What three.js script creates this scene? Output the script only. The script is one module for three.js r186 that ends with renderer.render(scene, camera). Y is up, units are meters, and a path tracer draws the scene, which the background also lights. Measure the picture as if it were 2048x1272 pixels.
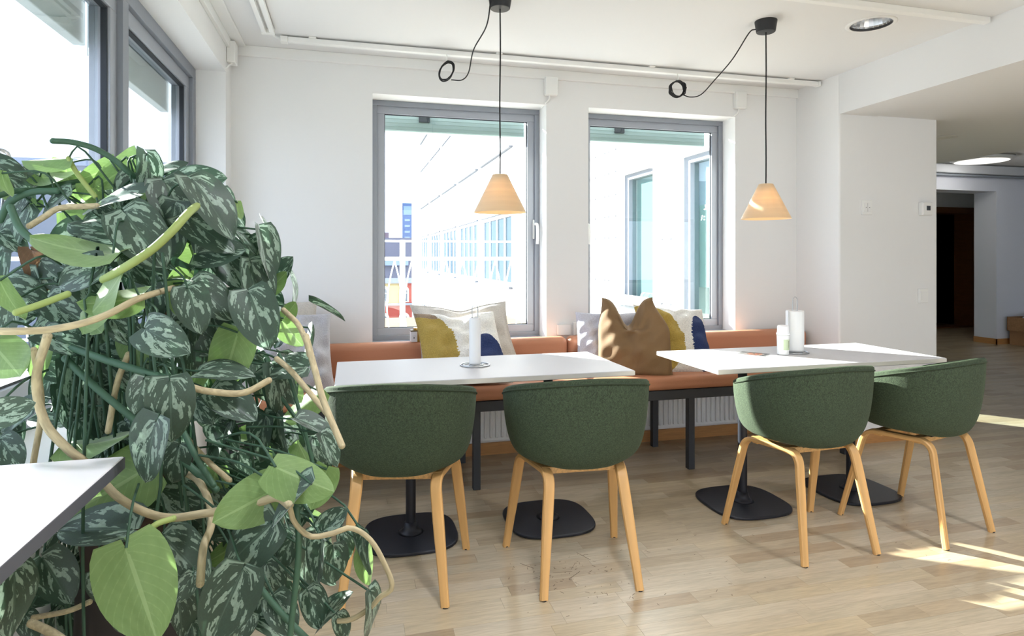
import * as THREE from 'three';
import { RoundedBoxGeometry } from 'three/addons/geometries/RoundedBoxGeometry.js';
import { FontLoader } from 'three/addons/loaders/FontLoader.js';
import { TextGeometry } from 'three/addons/geometries/TextGeometry.js';
import { mergeGeometries, toCreasedNormals } from 'three/addons/utils/BufferGeometryUtils.js';

// ---------------------------------------------------------------- camera, sky, sun, exposure
const scene = new THREE.Scene();
const renderer = new THREE.WebGLRenderer({ antialias: true });
renderer.toneMapping = THREE.LinearToneMapping;
renderer.toneMappingExposure = 1.17;
renderer.shadowMap.enabled = true;

const camera = new THREE.PerspectiveCamera(2 * Math.atan(636 / 1240) * 180 / Math.PI, 2048 / 1272, 0.05, 300);
camera.position.set(0, 1.25, 0);
camera.rotation.y = -Math.atan(324 / 1240);
camera.setViewOffset(2048, 1272, 0, 121, 2048, 1272);   // shifted lens, level camera

const SUN = new THREE.Vector3(0.85, -0.491, 1).normalize();        // the way the light travels
scene.background = new THREE.Color(0.88, 0.95, 1.24).multiplyScalar(2.55);   // hazy, evenly bright winter sky

const sun = new THREE.DirectionalLight(new THREE.Color(1.0, 0.95, 0.91), 28.0);
sun.name = 'sun';
sun.position.copy(SUN).multiplyScalar(-60).add(new THREE.Vector3(2, 1, -3));
sun.target.position.set(2, 1, -3);
sun.castShadow = true;
Object.assign(sun.shadow.camera, { left: -14, right: 14, top: 14, bottom: -14, near: 1, far: 120 });
sun.shadow.mapSize.set(4096, 4096); sun.shadow.bias = -0.0004; sun.shadow.radius = 1;
scene.add(sun, sun.target);

// ---------------------------------------------------------------- helpers
function rng(seed) { let a = seed >>> 0; return () => { a = (a + 0x6d2b79f5) >>> 0; let t = a; t = Math.imul(t ^ (t >>> 15), t | 1); t ^= t + Math.imul(t ^ (t >>> 7), t | 61); return ((t ^ (t >>> 14)) >>> 0) / 4294967296; }; }
const V = (x, y, z) => new THREE.Vector3(x, y, z);
const lerp = (a, b, t) => a + (b - a) * t;
const clamp = (x, a = 0, b = 1) => Math.min(b, Math.max(a, x));
const smooth = (a, b, x) => { const t = clamp((x - a) / (b - a)); return t * t * (3 - 2 * t); };
const taken = {};
function numbered(n) { const k = taken[n] ?? 0; taken[n] = k + 1; return k ? n + '_' + String(k).padStart(3, '0') : n; }
function shade(o) { o.traverse((m) => { if (m.isMesh) { m.castShadow = true; m.receiveShadow = true; } }); return o; }
function tag(o, label, category, extra = {}) { Object.assign(o.userData, { label, category }, extra); return o; }
function obj(name, geo, mat, parent) {
  const g = Array.isArray(geo) ? merge(geo) : geo;
  const m = new THREE.Mesh(g, mat);
  m.name = parent ? name : numbered(name);
  m.castShadow = m.receiveShadow = true;
  (parent ?? scene).add(m);
  return m;
}
function thing(name, label, category, [x, y, z] = [0, 0, 0], turn = 0, extra = {}) {
  const o = new THREE.Group(); o.name = numbered(name); o.position.set(x, y, z); o.rotation.y = turn;
  scene.add(o); return tag(o, label, category, extra);
}
function struct(name, geo, mat, label, category = 'wall') { const m = obj(name, geo, mat); return tag(m, label, category, { kind: 'structure' }); }
function merge(list) {
  const flat = list.map((g) => { const n = g.index ? g.toNonIndexed() : g.clone(); for (const k of Object.keys(n.attributes)) if (!['position', 'normal', 'uv', 'color'].includes(k)) n.deleteAttribute(k); return n; });
  return mergeGeometries(flat, false);
}
// boxes by their corners, with uv in metres
function box(x0, x1, y0, y1, z0, z1, r = 0) {
  const w = x1 - x0, h = y1 - y0, d = z1 - z0;
  const g = r ? new RoundedBoxGeometry(w, h, d, 3, Math.min(r, w / 2.01, h / 2.01, d / 2.01)) : new THREE.BoxGeometry(w, h, d);
  if (!r) { const uv = g.attributes.uv, n = g.attributes.normal; for (let i = 0; i < uv.count; i++) { const ax = Math.abs(n.getX(i)), ay = Math.abs(n.getY(i)); uv.setXY(i, uv.getX(i) * (ax > 0.5 ? d : w), uv.getY(i) * (ay > 0.5 ? d : h)); } }
  g.translate((x0 + x1) / 2, (y0 + y1) / 2, (z0 + z1) / 2); return g;
}
function cyl(r0, r1, h, x, y, z, seg = 32) { const g = new THREE.CylinderGeometry(r1, r0, h, seg); g.translate(x, y + h / 2, z); return g; }
function tube(points, r, seg = 40, rad = 8, closed = false, tension = 0.5) {
  const c = new THREE.CatmullRomCurve3(points.map((p) => (Array.isArray(p) ? V(...p) : p)), closed, 'catmullrom', tension);
  return new THREE.TubeGeometry(c, seg, r, rad, closed);
}
function lathe(pts, seg = 48) { return new THREE.LatheGeometry(pts.map(([r, y]) => new THREE.Vector2(r, y)), seg); }
function place(g, x, y, z, ry = 0, rx = 0, rz = 0) { g.applyMatrix4(new THREE.Matrix4().makeRotationFromEuler(new THREE.Euler(rx, ry, rz, 'YXZ')).setPosition(x, y, z)); return g; }
// a slab in the x-y plane with rectangular holes, from z0 to z1
function slab(x0, x1, y0, y1, z0, z1, holes = []) {
  const s = new THREE.Shape([new THREE.Vector2(x0, y0), new THREE.Vector2(x1, y0), new THREE.Vector2(x1, y1), new THREE.Vector2(x0, y1)]);
  for (const [a, b, c, d] of holes) s.holes.push(new THREE.Path([new THREE.Vector2(a, c), new THREE.Vector2(a, d), new THREE.Vector2(b, d), new THREE.Vector2(b, c)]));
  const g = new THREE.ExtrudeGeometry(s, { depth: z1 - z0, bevelEnabled: false }); g.translate(0, 0, z0); return g;
}
// the same, standing across x: the shape is given in (z, y)
function slabX(z0, z1, y0, y1, x0, x1, holes = []) {
  const g = slab(-z1, -z0, y0, y1, 0, x1 - x0, holes.map(([a, b, c, d]) => [-b, -a, c, d]));
  g.rotateY(Math.PI / 2); g.translate(x0, 0, 0); return g;
}

// ---------------------------------------------------------------- noise and textures
const NP = (() => { const r = rng(77), p = [...Array(256).keys()]; for (let i = 255; i > 0; i--) { const j = Math.floor(r() * (i + 1)); [p[i], p[j]] = [p[j], p[i]]; } return p.concat(p); })();
function hash2(x, y) { return NP[(NP[x & 255] + (y & 255)) & 255] / 255; }
function vnoise(x, y, px = 256, py = 256) {
  const xi = Math.floor(x), yi = Math.floor(y), fx = x - xi, fy = y - yi, u = fx * fx * (3 - 2 * fx), v = fy * fy * (3 - 2 * fy);
  const m = (a, n) => ((a % n) + n) % n, a = m(xi, px), b = m(xi + 1, px), c = m(yi, py), d = m(yi + 1, py);
  return lerp(lerp(hash2(a, c), hash2(b, c), u), lerp(hash2(a, d), hash2(b, d), u), v);
}
function fbm(x, y, o = 4, px = 256, py = 256) { let s = 0, a = 0.5, t = 0; for (let i = 0; i < o; i++) { s += a * vnoise(x, y, px, py); t += a; x *= 2; y *= 2; px *= 2; py *= 2; a *= 0.5; } return s / t; }
function texture(w, h, fn, srgb = true, repeat = true) {
  const d = new Uint8Array(w * h * 4);
  for (let j = 0; j < h; j++) for (let i = 0; i < w; i++) { const c = fn(i / w, j / h), k = (j * w + i) * 4; d[k] = clamp(c[0], 0, 255); d[k + 1] = clamp(c[1], 0, 255); d[k + 2] = clamp(c[2], 0, 255); d[k + 3] = 255; }
  const t = new THREE.DataTexture(d, w, h, THREE.RGBAFormat);
  t.magFilter = THREE.LinearFilter; t.minFilter = THREE.LinearMipmapLinearFilter; t.generateMipmaps = true;
  if (repeat) t.wrapS = t.wrapT = THREE.RepeatWrapping;
  if (srgb) t.colorSpace = THREE.SRGBColorSpace;
  t.needsUpdate = true; return t;
}
const grey = (v) => [v, v, v];
const std = (o) => new THREE.MeshStandardMaterial(o);
const phys = (o) => new THREE.MeshPhysicalMaterial(o);
const rep = (t, x, y) => { const c = t.clone(); c.repeat.set(x, y); c.needsUpdate = true; return c; };

const T = {};
T.oak = texture(1024, 512, (u, v) => { const w = fbm(u * 3, v * 8, 3, 3, 8); const g = fbm(u * 5 + w * 0.4, v * 64 + w * 2, 4, 5, 64), f = fbm(u * 24, v * 256, 2, 24, 256); const k = 0.9 + 0.12 * g + 0.12 * (f - 0.5) + 0.06 * (w - 0.5); return [255 * Math.min(1, k), 253 * Math.min(1, k * 0.995), 248 * Math.min(1, k * 0.985)]; });
T.grain = texture(512, 512, (u, v) => { const w = fbm(u * 4, v * 2, 3, 4, 2); const g = fbm(u * 48 + w * 3, v * 3, 4, 48, 3); const k = 0.78 + 0.32 * g; return [255 * Math.min(1, k), 252 * Math.min(1, k), 244 * Math.min(1, k)]; });
T.veneer = texture(256, 512, (u, v) => { const k = 0.93 + 0.07 * fbm(u * 3, v * 110, 3, 3, 110) + 0.03 * (fbm(u * 2, v * 6, 2, 2, 6) - 0.5); return [255 * k, 252 * k, 246 * k]; });
T.wool = texture(512, 512, (u, v) => { const a = vnoise(u * 230, v * 230, 230, 230), b = fbm(u * 60, v * 60, 3, 60, 60), c = vnoise(u * 120 + 9, v * 120, 120, 120); const k = 0.55 + 0.5 * a * 0.6 + 0.35 * (b - 0.5) + 0.3 * (c > 0.8 ? c - 0.6 : 0); return [255 * k, 255 * k, 245 * k]; });
T.woolBump = texture(512, 512, (u, v) => grey(255 * (0.5 * vnoise(u * 230, v * 230, 230, 230) + 0.5 * fbm(u * 60, v * 60, 3, 60, 60))), false);
T.linen = texture(512, 512, (u, v) => { const a = vnoise(u * 180, v * 40, 180, 40), b = vnoise(u * 40, v * 180, 40, 180); const k = 0.86 + 0.09 * a + 0.09 * b; return grey(255 * Math.min(1, k)); });
T.linenBump = texture(512, 512, (u, v) => grey(127 * (vnoise(u * 180, v * 40, 180, 40) + vnoise(u * 40, v * 180, 40, 180))), false);
T.plaster = texture(512, 512, (u, v) => grey(255 * fbm(u * 24, v * 24, 5, 24, 24)), false);
T.hide = texture(512, 512, (u, v) => grey(255 * (0.6 * fbm(u * 90, v * 90, 3, 90, 90) + 0.4 * fbm(u * 12, v * 12, 3, 12, 12))), false);
T.speck = texture(512, 512, (u, v) => grey(255 * (0.84 + 0.16 * fbm(u * 14, v * 14, 4, 14, 14))), true);

const M = {
  wall: std({ color: '#efefed', roughness: 0.92, bumpMap: rep(T.plaster, 1, 1), bumpScale: 0.0006 }),
  ceiling: std({ color: '#e6e6e5', roughness: 0.95 }),
  trim: std({ color: '#f1f1ee', roughness: 0.55 }),
  plastic: std({ color: '#f2f2ee', roughness: 0.4 }),
  frame: std({ color: '#8d929a', roughness: 0.45, metalness: 0.15 }),
  sash: std({ color: '#a3a8b0', roughness: 0.42, metalness: 0.15 }),
  gasket: std({ color: '#2c3138', roughness: 0.7 }),
  glass: phys({ color: '#f6fbfa', transmission: 1, roughness: 0, thickness: 0, ior: 1.45 }),
  chrome: std({ color: '#d5d8da', roughness: 0.22, metalness: 1 }),
  steel: std({ color: '#b9bcbd', roughness: 0.35, metalness: 0.9 }),
  black: std({ color: '#1b1c1f', roughness: 0.5 }),
  base: std({ color: '#22242c', roughness: 0.42, metalness: 0.2 }),
  cord: std({ color: '#1d1e20', roughness: 0.8 }),
  benchFrame: std({ color: '#3a3d42', roughness: 0.5, metalness: 0.2 }),
  leather: std({ color: '#c48766', roughness: 0.55, bumpMap: rep(T.hide, 3, 3), bumpScale: 0.0006 }),
  tabletop: phys({ color: '#cac9c9', roughness: 0.5, specularIntensity: 0.2 }),
  tableEdge: std({ color: '#dcd8cb', roughness: 0.5 }),
  wool: phys({ color: '#54664d', map: rep(T.wool, 5, 5), roughness: 0.95, bumpMap: rep(T.woolBump, 5, 5), bumpScale: 0.0012, sheen: 0.5, sheenRoughness: 0.6, sheenColor: new THREE.Color('#7c8f70') }),
  legWood: std({ color: '#e0b274', map: T.grain, roughness: 0.45 }),
  shadeWood: phys({ color: '#ffeccb', map: T.veneer, roughness: 0.7, transmission: 0.35, thickness: 0, side: THREE.DoubleSide }),
  radiator: std({ color: '#eff0f0', roughness: 0.4 }),
  board: std({ color: '#c08c56', map: rep(T.oak, 1, 1), roughness: 0.45 }),
  facade: std({ color: '#f2f2f1', roughness: 0.7 }),
  paper: std({ color: '#f5f5f3', roughness: 0.95 }),
};
// ---------------------------------------------------------------- the room
const CEIL = 2.47, LOW = 2.21, HIGH = 2.56;
const W1 = [0.132, 1.237, 0.72, 2.245], W2 = [1.53, 2.64, 0.72, 2.245];

// floor: strip parquet, boards along x
const floor = struct('floor', box(-0.95, 11.2, -0.2, -0.0125, -13.2, 4.4), std({ color: '#6d5233', roughness: 0.8 }), 'oak strip parquet floor, worn satin varnish', 'floor');
{
  const r = rng(11);
  const tones = ['#bfb198', '#b9a98e', '#c4b79f', '#b4a489', '#bdb199', '#ae9b7f', '#c1b295'];
  const mats = tones.map((c) => phys({ color: c, map: T.oak, roughness: 0.42, clearcoat: 0.5, clearcoatRoughness: 0.26, bumpMap: T.oak, bumpScale: 0.0002 }));
  const H = 0.0125, WID = 0.0705, planks = [];
  for (let z = -8.7, row = 0; z < 4.2; z += WID, row++) {
    let x = -0.95 - r() * 0.5;
    while (x < 11) {
      const len = 0.24 + Math.floor(r() * 5) * 0.07 + r() * 0.02;
      const a = Math.max(x, -0.95), b = Math.min(x + len, 11);
      if (b - a > 0.03) {
        const zc = z + WID / 2, xc = (a + b) / 2, depth = 0.2526 * xc - 0.9676 * zc, side = (0.9676 * xc + 0.2526 * zc) / Math.max(depth, 0.01), low = 1.25 / Math.max(depth, 0.01);
        const seen = depth > 1.9 && Math.abs(side) < 0.86 && low < 0.64;
        planks.push({ a, b, z, tone: Math.floor(r() * tones.length), off: r(), off2: r(), size: seen ? (b - a) * WID / depth ** 3 : 0 });
      }
      x += len;
    }
  }
  planks.sort((p, q) => q.size - p.size);
  const make = (p) => {
    const g = box(p.a + 0.0003, p.b - 0.0003, -H, 0, p.z + 0.0003, p.z + WID - 0.0003);
    const uv = g.attributes.uv; for (let i = 0; i < uv.count; i++) uv.setXY(i, uv.getX(i) + p.off, uv.getY(i) * 1.0 + p.off2);
    return g;
  };
  planks.slice(0, 300).forEach((p, i) => obj(i ? 'plank_' + String(i).padStart(3, '0') : 'plank', make(p), mats[p.tone], floor));
  const rest = tones.map(() => []);
  const geos = planks.slice(300).map((p) => { const g = make(p), c = new THREE.Color(tones[p.tone]), n = g.attributes.position.count, arr = new Float32Array(n * 3); for (let i = 0; i < n; i++) c.toArray(arr, i * 3); g.setAttribute('color', new THREE.BufferAttribute(arr, 3)); return g; });
  const far = obj('plank_field', geos, phys({ color: '#ffffff', vertexColors: true, map: T.oak, roughness: 0.42, clearcoat: 0.5, clearcoatRoughness: 0.26 }), floor);
  far.userData.kind = 'stuff';
  // scuffs and short scratches in the varnish
  const sm = std({ color: '#4a3826', roughness: 0.8 }), marks = [];
  for (let i = 0; i < 150; i++) {
    const near = i < 90, x = near ? 0.83 + (r() + r() - 1) * 0.24 : 0.5 + r() * 2.2, z = near ? -2.32 + (r() + r() - 1) * 0.22 : -2.5 + r() * 0.5;
    const l = near && r() < 0.08 ? 0.05 + r() * 0.05 : 0.004 + r() * 0.014, w = 0.0007 + r() * 0.0014, t = r() * 6.3;
    const g = new THREE.BoxGeometry(l, 0.0004, w); place(g, x, 0.0001, z, t); marks.push(g);
  }
  const s = obj('scratch_marks', marks, sm, floor); s.userData.kind = 'stuff';
}
// walls
struct('wall_back', slab(-0.95, 3.15, -0.2, 2.9, -4.12, -3.85, [[W1[0], W1[1], W1[2], W1[3]], [W2[0], W2[1], W2[2], W2[3]]]), M.wall, 'white plaster wall with the two grey windows above the bench');
const W3 = [-3.69, -0.62, 0.8, 2.27], W4 = [0.2, 3.4, 0.8, 2.27];
struct('wall_left', slabX(-3.85, 4.4, -0.2, 2.9, -0.95, -0.66, [W3, W4]), M.wall, 'white plaster wall with the window behind the plant');
struct('wall_right', box(3.15, 3.97, -0.2, 2.9, -4.28, -3.44, 0.012), M.wall, 'white wall pier beside the bench, with switches and thermostat');
struct('trim_1', box(3.15, 3.45, LOW - 0.005, 2.9, -3.44, 4.4), M.ceiling, 'white ceiling beam running out from the wall pier', 'beam');
const mainCeiling = (() => {
  const s = new THREE.Shape([new THREE.Vector2(-0.95, -4.4), new THREE.Vector2(3.15, -4.4), new THREE.Vector2(3.15, 4.28), new THREE.Vector2(-0.95, 4.28)]);
  const hole = new THREE.Path(); hole.absarc(2.634, 2.66, 0.1, 0, Math.PI * 2, true); s.holes.push(hole);
  const g = new THREE.ExtrudeGeometry(s, { depth: 0.43, bevelEnabled: false, curveSegments: 24 }); g.rotateX(-Math.PI / 2); g.translate(0, CEIL, 0); return g;
})();
struct('ceiling', mainCeiling, M.ceiling, 'smooth white ceiling above the tables', 'ceiling');
struct('ceiling', box(3.45, 5.8, LOW, 2.9, -8.7, 4.4), M.ceiling, 'lower white ceiling past the beam', 'ceiling');
struct('ceiling', box(5.8, 11.2, HIGH, 2.9, -8.7, 4.4), M.ceiling, 'ceiling of the back room with the round lamp', 'ceiling');
struct('wall_far', slab(3.75, 11.2, -0.2, 2.9, -7.2, -6.87, [[3.76, 9.0, -0.19, 2.2]]), std({ color: '#dfe2ea', roughness: 0.92 }), 'pale wall of the back room with a wide opening');
struct('wall_corridor', slab(3.75, 11.2, -0.2, 2.9, -9.0, -8.7, [[9.74, 10.9, -0.19, 2.1]]), M.wall, 'wall around the dark doorway');
struct('wall_end', box(11.0, 11.2, -0.2, 2.9, -11.2, 4.4), M.wall, 'end wall of the back room');
struct('wall_front', slab(-0.95, 11.2, -0.2, 2.9, 4.2, 4.4, [[0.2, 2.9, 0.7, 2.25], [4.2, 7.4, 0.7, 2.1], [8.0, 10.6, 0.7, 2.3]]), M.wall, 'white wall at the front of the room');
// dark room behind the doorway
{
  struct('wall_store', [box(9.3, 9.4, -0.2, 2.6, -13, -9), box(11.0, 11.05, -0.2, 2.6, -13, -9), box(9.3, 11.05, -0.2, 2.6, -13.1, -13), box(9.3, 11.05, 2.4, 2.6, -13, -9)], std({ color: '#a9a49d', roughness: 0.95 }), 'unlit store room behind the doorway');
  const brown = std({ color: '#7c4f2c', map: T.oak, roughness: 0.5 });
  const d = obj('door_1', [box(9.74, 9.84, 0, 2.1, -9.02, -8.66), box(10.8, 10.93, 0, 2.1, -9.02, -8.66), box(9.74, 10.93, 2.04, 2.14, -9.02, -8.66)], brown);
  tag(d, 'brown wooden door frame around the dark doorway', 'door', { kind: 'structure' });
  const leaf = obj('door_leaf', box(9.85, 9.9, 0.01, 2.03, -9.85, -9.03), brown, d);
  obj('threshold', box(9.84, 10.8, 0, 0.015, -9.0, -8.68), brown, d);
  const st = thing('storage_shelf', 'dark shelf in the unlit store room', 'shelf', [10.2, 0, -10.6]);
  obj('cabinet', box(-0.6, 0.45, 0, 0.62, -0.2, 0.2, 0.01), std({ color: '#6d6a6c', roughness: 0.7 }), st);
  tag(obj('storage_tub', place(new RoundedBoxGeometry(0.28, 0.26, 0.26, 3, 0.03), 10.42, 0.75, -10.6), std({ color: '#b5b3b0', roughness: 0.6 })), 'pale tub standing on the dark store room shelf', 'tub');
  tag(obj('paper_bag', place(new RoundedBoxGeometry(0.3, 0.36, 0.16, 4, 0.07), 10.45, 0.37 + 0.0, -10.25, 0, -0.06), std({ color: '#b9b4c0', roughness: 0.8 })), 'limp pale bag in the unlit store room', 'bag');
}
// baseboards
for (const [side, g, l] of [
  ['back', box(-0.66, 3.15, 0, 0.075, -3.85, -3.836), 'oak baseboard behind the bench'],
  ['right', [box(3.136, 3.15, 0, 0.075, -3.85, -3.426), box(3.136, 3.984, 0, 0.075, -3.44, -3.426)], 'oak baseboard around the white wall pier'],
  ['far', [box(8.986, 11, 0, 0.08, -6.87, -6.856), box(8.986, 9.0, 0, 0.08, -7.2, -6.856)], 'oak baseboard by the cardboard boxes'],
  ['left', box(-0.66, -0.646, 0, 0.075, -3.836, 4.2), 'oak baseboard under the left window']]) struct('baseboard_' + side, g, M.board, l, 'baseboard');

// ceiling edge strips, tracks
struct('trim_2', [box(-0.66, 3.15, CEIL - 0.062, CEIL, -3.85, -3.83, 0.003)], M.trim, 'white cable duct along the top of the back wall', 'cable duct');
struct('trim_3', [box(-0.66, -0.64, CEIL - 0.06, CEIL, -3.83, 4.2, 0.003), box(-0.64, -0.58, CEIL - 0.012, CEIL, -3.83, 4.2, 0.003)], M.trim, 'white cable duct along the top of the left wall', 'cable duct');
{
  const t = thing('ceiling_track', 'long white ceiling track in front of the back windows', 'track', [0, 0, 0]);
  obj('rail', box(-0.33, 3.12, CEIL - 0.036, CEIL - 0.008, -3.632, -3.596, 0.003), M.trim, t);
  obj('end_cap', box(-0.37, -0.33, CEIL - 0.04, CEIL - 0.006, -3.636, -3.592, 0.004), M.plastic, t);
  obj('end_cap', box(3.12, 3.14, CEIL - 0.04, CEIL - 0.006, -3.636, -3.592, 0.004), M.plastic, t);
  for (const x of [-0.2, 0.86, 1.86, 2.9]) obj('clip', box(x - 0.02, x + 0.02, CEIL - 0.01, CEIL, -3.645, -3.583, 0.003), M.plastic, t);
  const u = thing('ceiling_track', 'white ceiling track with an open slot near the left wall', 'track', [0, 0, 0]);
  obj('rail', [box(-0.452, -0.43, CEIL - 0.03, CEIL, -3.5, 1.5), box(-0.412, -0.39, CEIL - 0.03, CEIL, -3.5, 1.5), box(-0.452, -0.39, CEIL - 0.006, CEIL, -3.5, 1.5)], M.trim, u);
  obj('end_cap', box(-0.455, -0.387, CEIL - 0.034, CEIL, -3.53, -3.5, 0.003), M.plastic, u);
  obj('feed_cable', tube([[-0.42, CEIL - 0.01, -3.52], [-0.41, CEIL - 0.008, -3.58], [-0.39, CEIL - 0.012, -3.612], [-0.36, CEIL - 0.02, -3.614]], 0.006, 20), M.trim, u);
  const w = thing('ceiling_track', 'white ceiling track above the downlight, running toward the beam', 'track', [0, 0, 0]);
  obj('rail', box(1.2, 3.14, CEIL - 0.03, CEIL, -2.46, -2.425, 0.003), M.trim, w);
  obj('end_cap', box(1.17, 1.2, CEIL - 0.032, CEIL, -2.463, -2.422, 0.003), M.plastic, w);
}
// blind control boxes above the window corners
function controlBox(label, x, y, z, turn, path) {
  const t = thing('control_box', label, 'control box', [x, y, z], turn);
  obj('housing', new RoundedBoxGeometry(0.085, 0.12, 0.045, 3, 0.006), M.plastic, t);
  obj('cable', tube(path, 0.005, 30), M.plastic, t);
}
controlBox('small white control box above the right corner of the left back window', 1.262, 2.36, -3.828, 0, [[-0.01, -0.055, 0], [-0.012, -0.085, -0.005], [-0.03, -0.105, -0.02], [-0.036, -0.118, -0.1]]);
controlBox('small white control box above the right corner of the window by the pier', 2.665, 2.36, -3.828, 0, [[-0.01, -0.055, 0], [-0.012, -0.085, -0.005], [-0.03, -0.105, -0.02], [-0.036, -0.118, -0.1]]);
controlBox('small white control box in the corner above the plant', -0.637, 2.39, -3.745, Math.PI / 2, [[0, -0.055, -0.0], [-0.03, -0.075, -0.01], [-0.052, -0.1, -0.03], [-0.058, -0.108, -0.12], [-0.058, -0.108, -0.16]]);

// ---------------------------------------------------------------- windows
function frameRing(w, h, t, d, z, r = 0.003) { // bars round a w x h opening whose corner is at 0,0
  return [box(0, w, 0, t, z, z + d, r), box(0, w, h - t, h, z, z + d, r), box(0, t, t, h - t, z, z + d, r), box(w - t, w, t, h - t, z, z + d, r)];
}
function lever(parent, x, y, z, s = 1, mat = M.plastic) {
  const h = obj('handle', [new RoundedBoxGeometry(0.03, 0.13, 0.012, 3, 0.005).translate(x, y, z + 0.006), tube([[x, y + 0.035, z + 0.01], [x, y + 0.035, z + 0.045], [x + 0.004 * s, y + 0.02, z + 0.055], [x + 0.006 * s, y - 0.04, z + 0.056], [x + 0.004 * s, y - 0.1, z + 0.052]], 0.0095, 24)], mat, parent);
  return h;
}
function backWindow(n, o, label, handleX) {
  const g = new THREE.Group(); g.name = n; scene.add(g); tag(g, label, 'window', { kind: 'structure' });
  g.position.set(o[0], o[2], -4.0);
  const w = o[1] - o[0], h = o[3] - o[2];
  obj('frame', frameRing(w, h, 0.034, 0.08, -0.08), M.frame, g);
  const s = obj('sash', frameRing(w - 0.06, h - 0.06, 0.05, 0.034, -0.052).map((q) => q.translate(0.03, 0.03, 0)), M.sash, g);
  obj('gasket', frameRing(w - 0.156, h - 0.156, 0.006, 0.012, -0.044, 0).map((q) => q.translate(0.078, 0.078, 0)), M.gasket, s);
  obj('pane', box(0.08, w - 0.08, 0.08, h - 0.08, -0.04, -0.0395), M.glass, s);
  lever(s, handleX, 0.72, -0.018);
  const bm = std({ color: '#9fb0ac', roughness: 0.7 });
  const b = obj('blind', box(0.07, w - 0.07, h - 0.165, h - 0.05, -0.2, -0.13, 0.004), bm, g);
  for (let k = 0; k < 4; k++) obj('slat', box(0.07, w - 0.07, h - 0.16 + k * 0.025, h - 0.157 + k * 0.025, -0.205, -0.124), bm, b);
  obj('bracket', box(w * 0.28, w * 0.28 + 0.07, h - 0.1, h - 0.045, -0.13, -0.11), M.gasket, b);
  obj('sill', box(0.0, w, -0.0, 0.006, 0.0, 0.15), M.frame, g);
  return g;
}
backWindow('window_1', W1, 'grey framed window beside the office building view, behind the left table', 1.075);
backWindow('window_2', W2, 'grey framed window next to the white pier, behind the tan cushion', 0.045);
// left window: three sashes in one frame
{
  const g = new THREE.Group(); g.name = 'window_3'; scene.add(g); tag(g, 'tall grey framed window behind the plant', 'window', { kind: 'structure' });
  g.position.set(-0.81, W3[2], W3[0]); g.rotation.y = Math.PI / 2;      // own x runs to -z of the room after the turn
  const len = W3[1] - W3[0], h = W3[3] - W3[2];
  g.rotation.y = Math.PI / 2; g.position.z = W3[1];
  obj('frame', [...frameRing(len, h, 0.06, 0.1, -0.1), box(0.985, 1.045, 0.06, h - 0.06, -0.1, 0), box(1.955, 2.015, 0.06, h - 0.06, -0.1, 0)], M.frame, g);
  const spans = [[0.06, 0.985], [1.045, 1.955], [2.015, len - 0.06]];
  spans.forEach(([a, b], i) => {
    const s = obj('sash', frameRing(b - a, h - 0.12, 0.062, 0.07, -0.09).map((q) => q.translate(a, 0.06, 0)), M.sash, g);
    obj('gasket', frameRing(b - a - 0.124, h - 0.244, 0.007, 0.02, -0.05, 0).map((q) => q.translate(a + 0.062, 0.122, 0)), M.gasket, s);
    obj('pane', box(a + 0.064, b - 0.064, 0.124, h - 0.124, -0.06, -0.0595), M.glass, s);
    if (i === 1) lever(s, a + 0.03, 0.66, -0.02, 1, M.chrome);
    const bm = std({ color: '#9aa3a3', roughness: 0.7 });
    obj('blind', box(a + 0.03, b - 0.03, h - 0.26, h - 0.06, -0.15, -0.11, 0.004), bm, g);
  });
  obj('sill', box(0, len, -0.02, 0, -0.1, 0.17), M.trim, g);
}
{
  const g = new THREE.Group(); g.name = 'window_4'; scene.add(g); tag(g, 'grey framed window further along the left wall', 'window', { kind: 'structure' });
  g.rotation.y = Math.PI / 2; g.position.set(-0.81, W4[2], W4[1]);
  const len = W4[1] - W4[0], h = W4[3] - W4[2];
  obj('frame', [...frameRing(len, h, 0.06, 0.1, -0.1), box(1.57, 1.63, 0.06, h - 0.06, -0.1, 0)], M.frame, g);
  for (const [a, b] of [[0.06, 1.57], [1.63, len - 0.06]]) { const s = obj('sash', frameRing(b - a, h - 0.12, 0.062, 0.07, -0.09).map((q) => q.translate(a, 0.06, 0)), M.sash, g); obj('pane', box(a + 0.064, b - 0.064, 0.124, h - 0.124, -0.06, -0.0595), M.glass, s); }
}
[[0.2, 2.9, 0.7, 2.25], [4.2, 7.4, 0.7, 2.1], [8.0, 10.6, 0.7, 2.3]].forEach((o, i) => {
  const g = new THREE.Group(); g.name = 'window_' + (5 + i); scene.add(g); tag(g, ['grey framed window behind the viewer, nearest the left wall', 'grey framed window in the middle of the front wall', 'grey framed window in the front wall of the back room'][i], 'window', { kind: 'structure' });
  g.position.set(o[0], o[2], 4.3);
  const w = o[1] - o[0], h = o[3] - o[2];
  obj('frame', [...frameRing(w, h, 0.06, 0.1, -0.05), box(w / 2 - 0.04, w / 2 + 0.04, 0.06, h - 0.06, -0.05, 0.05)], M.frame, g);
  obj('pane', box(0.06, w / 2 - 0.04, 0.06, h - 0.06, 0, 0.0005), M.glass, g); obj('pane', box(w / 2 + 0.04, w - 0.06, 0.06, h - 0.06, 0, 0.0005), M.glass, g);
});
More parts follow.
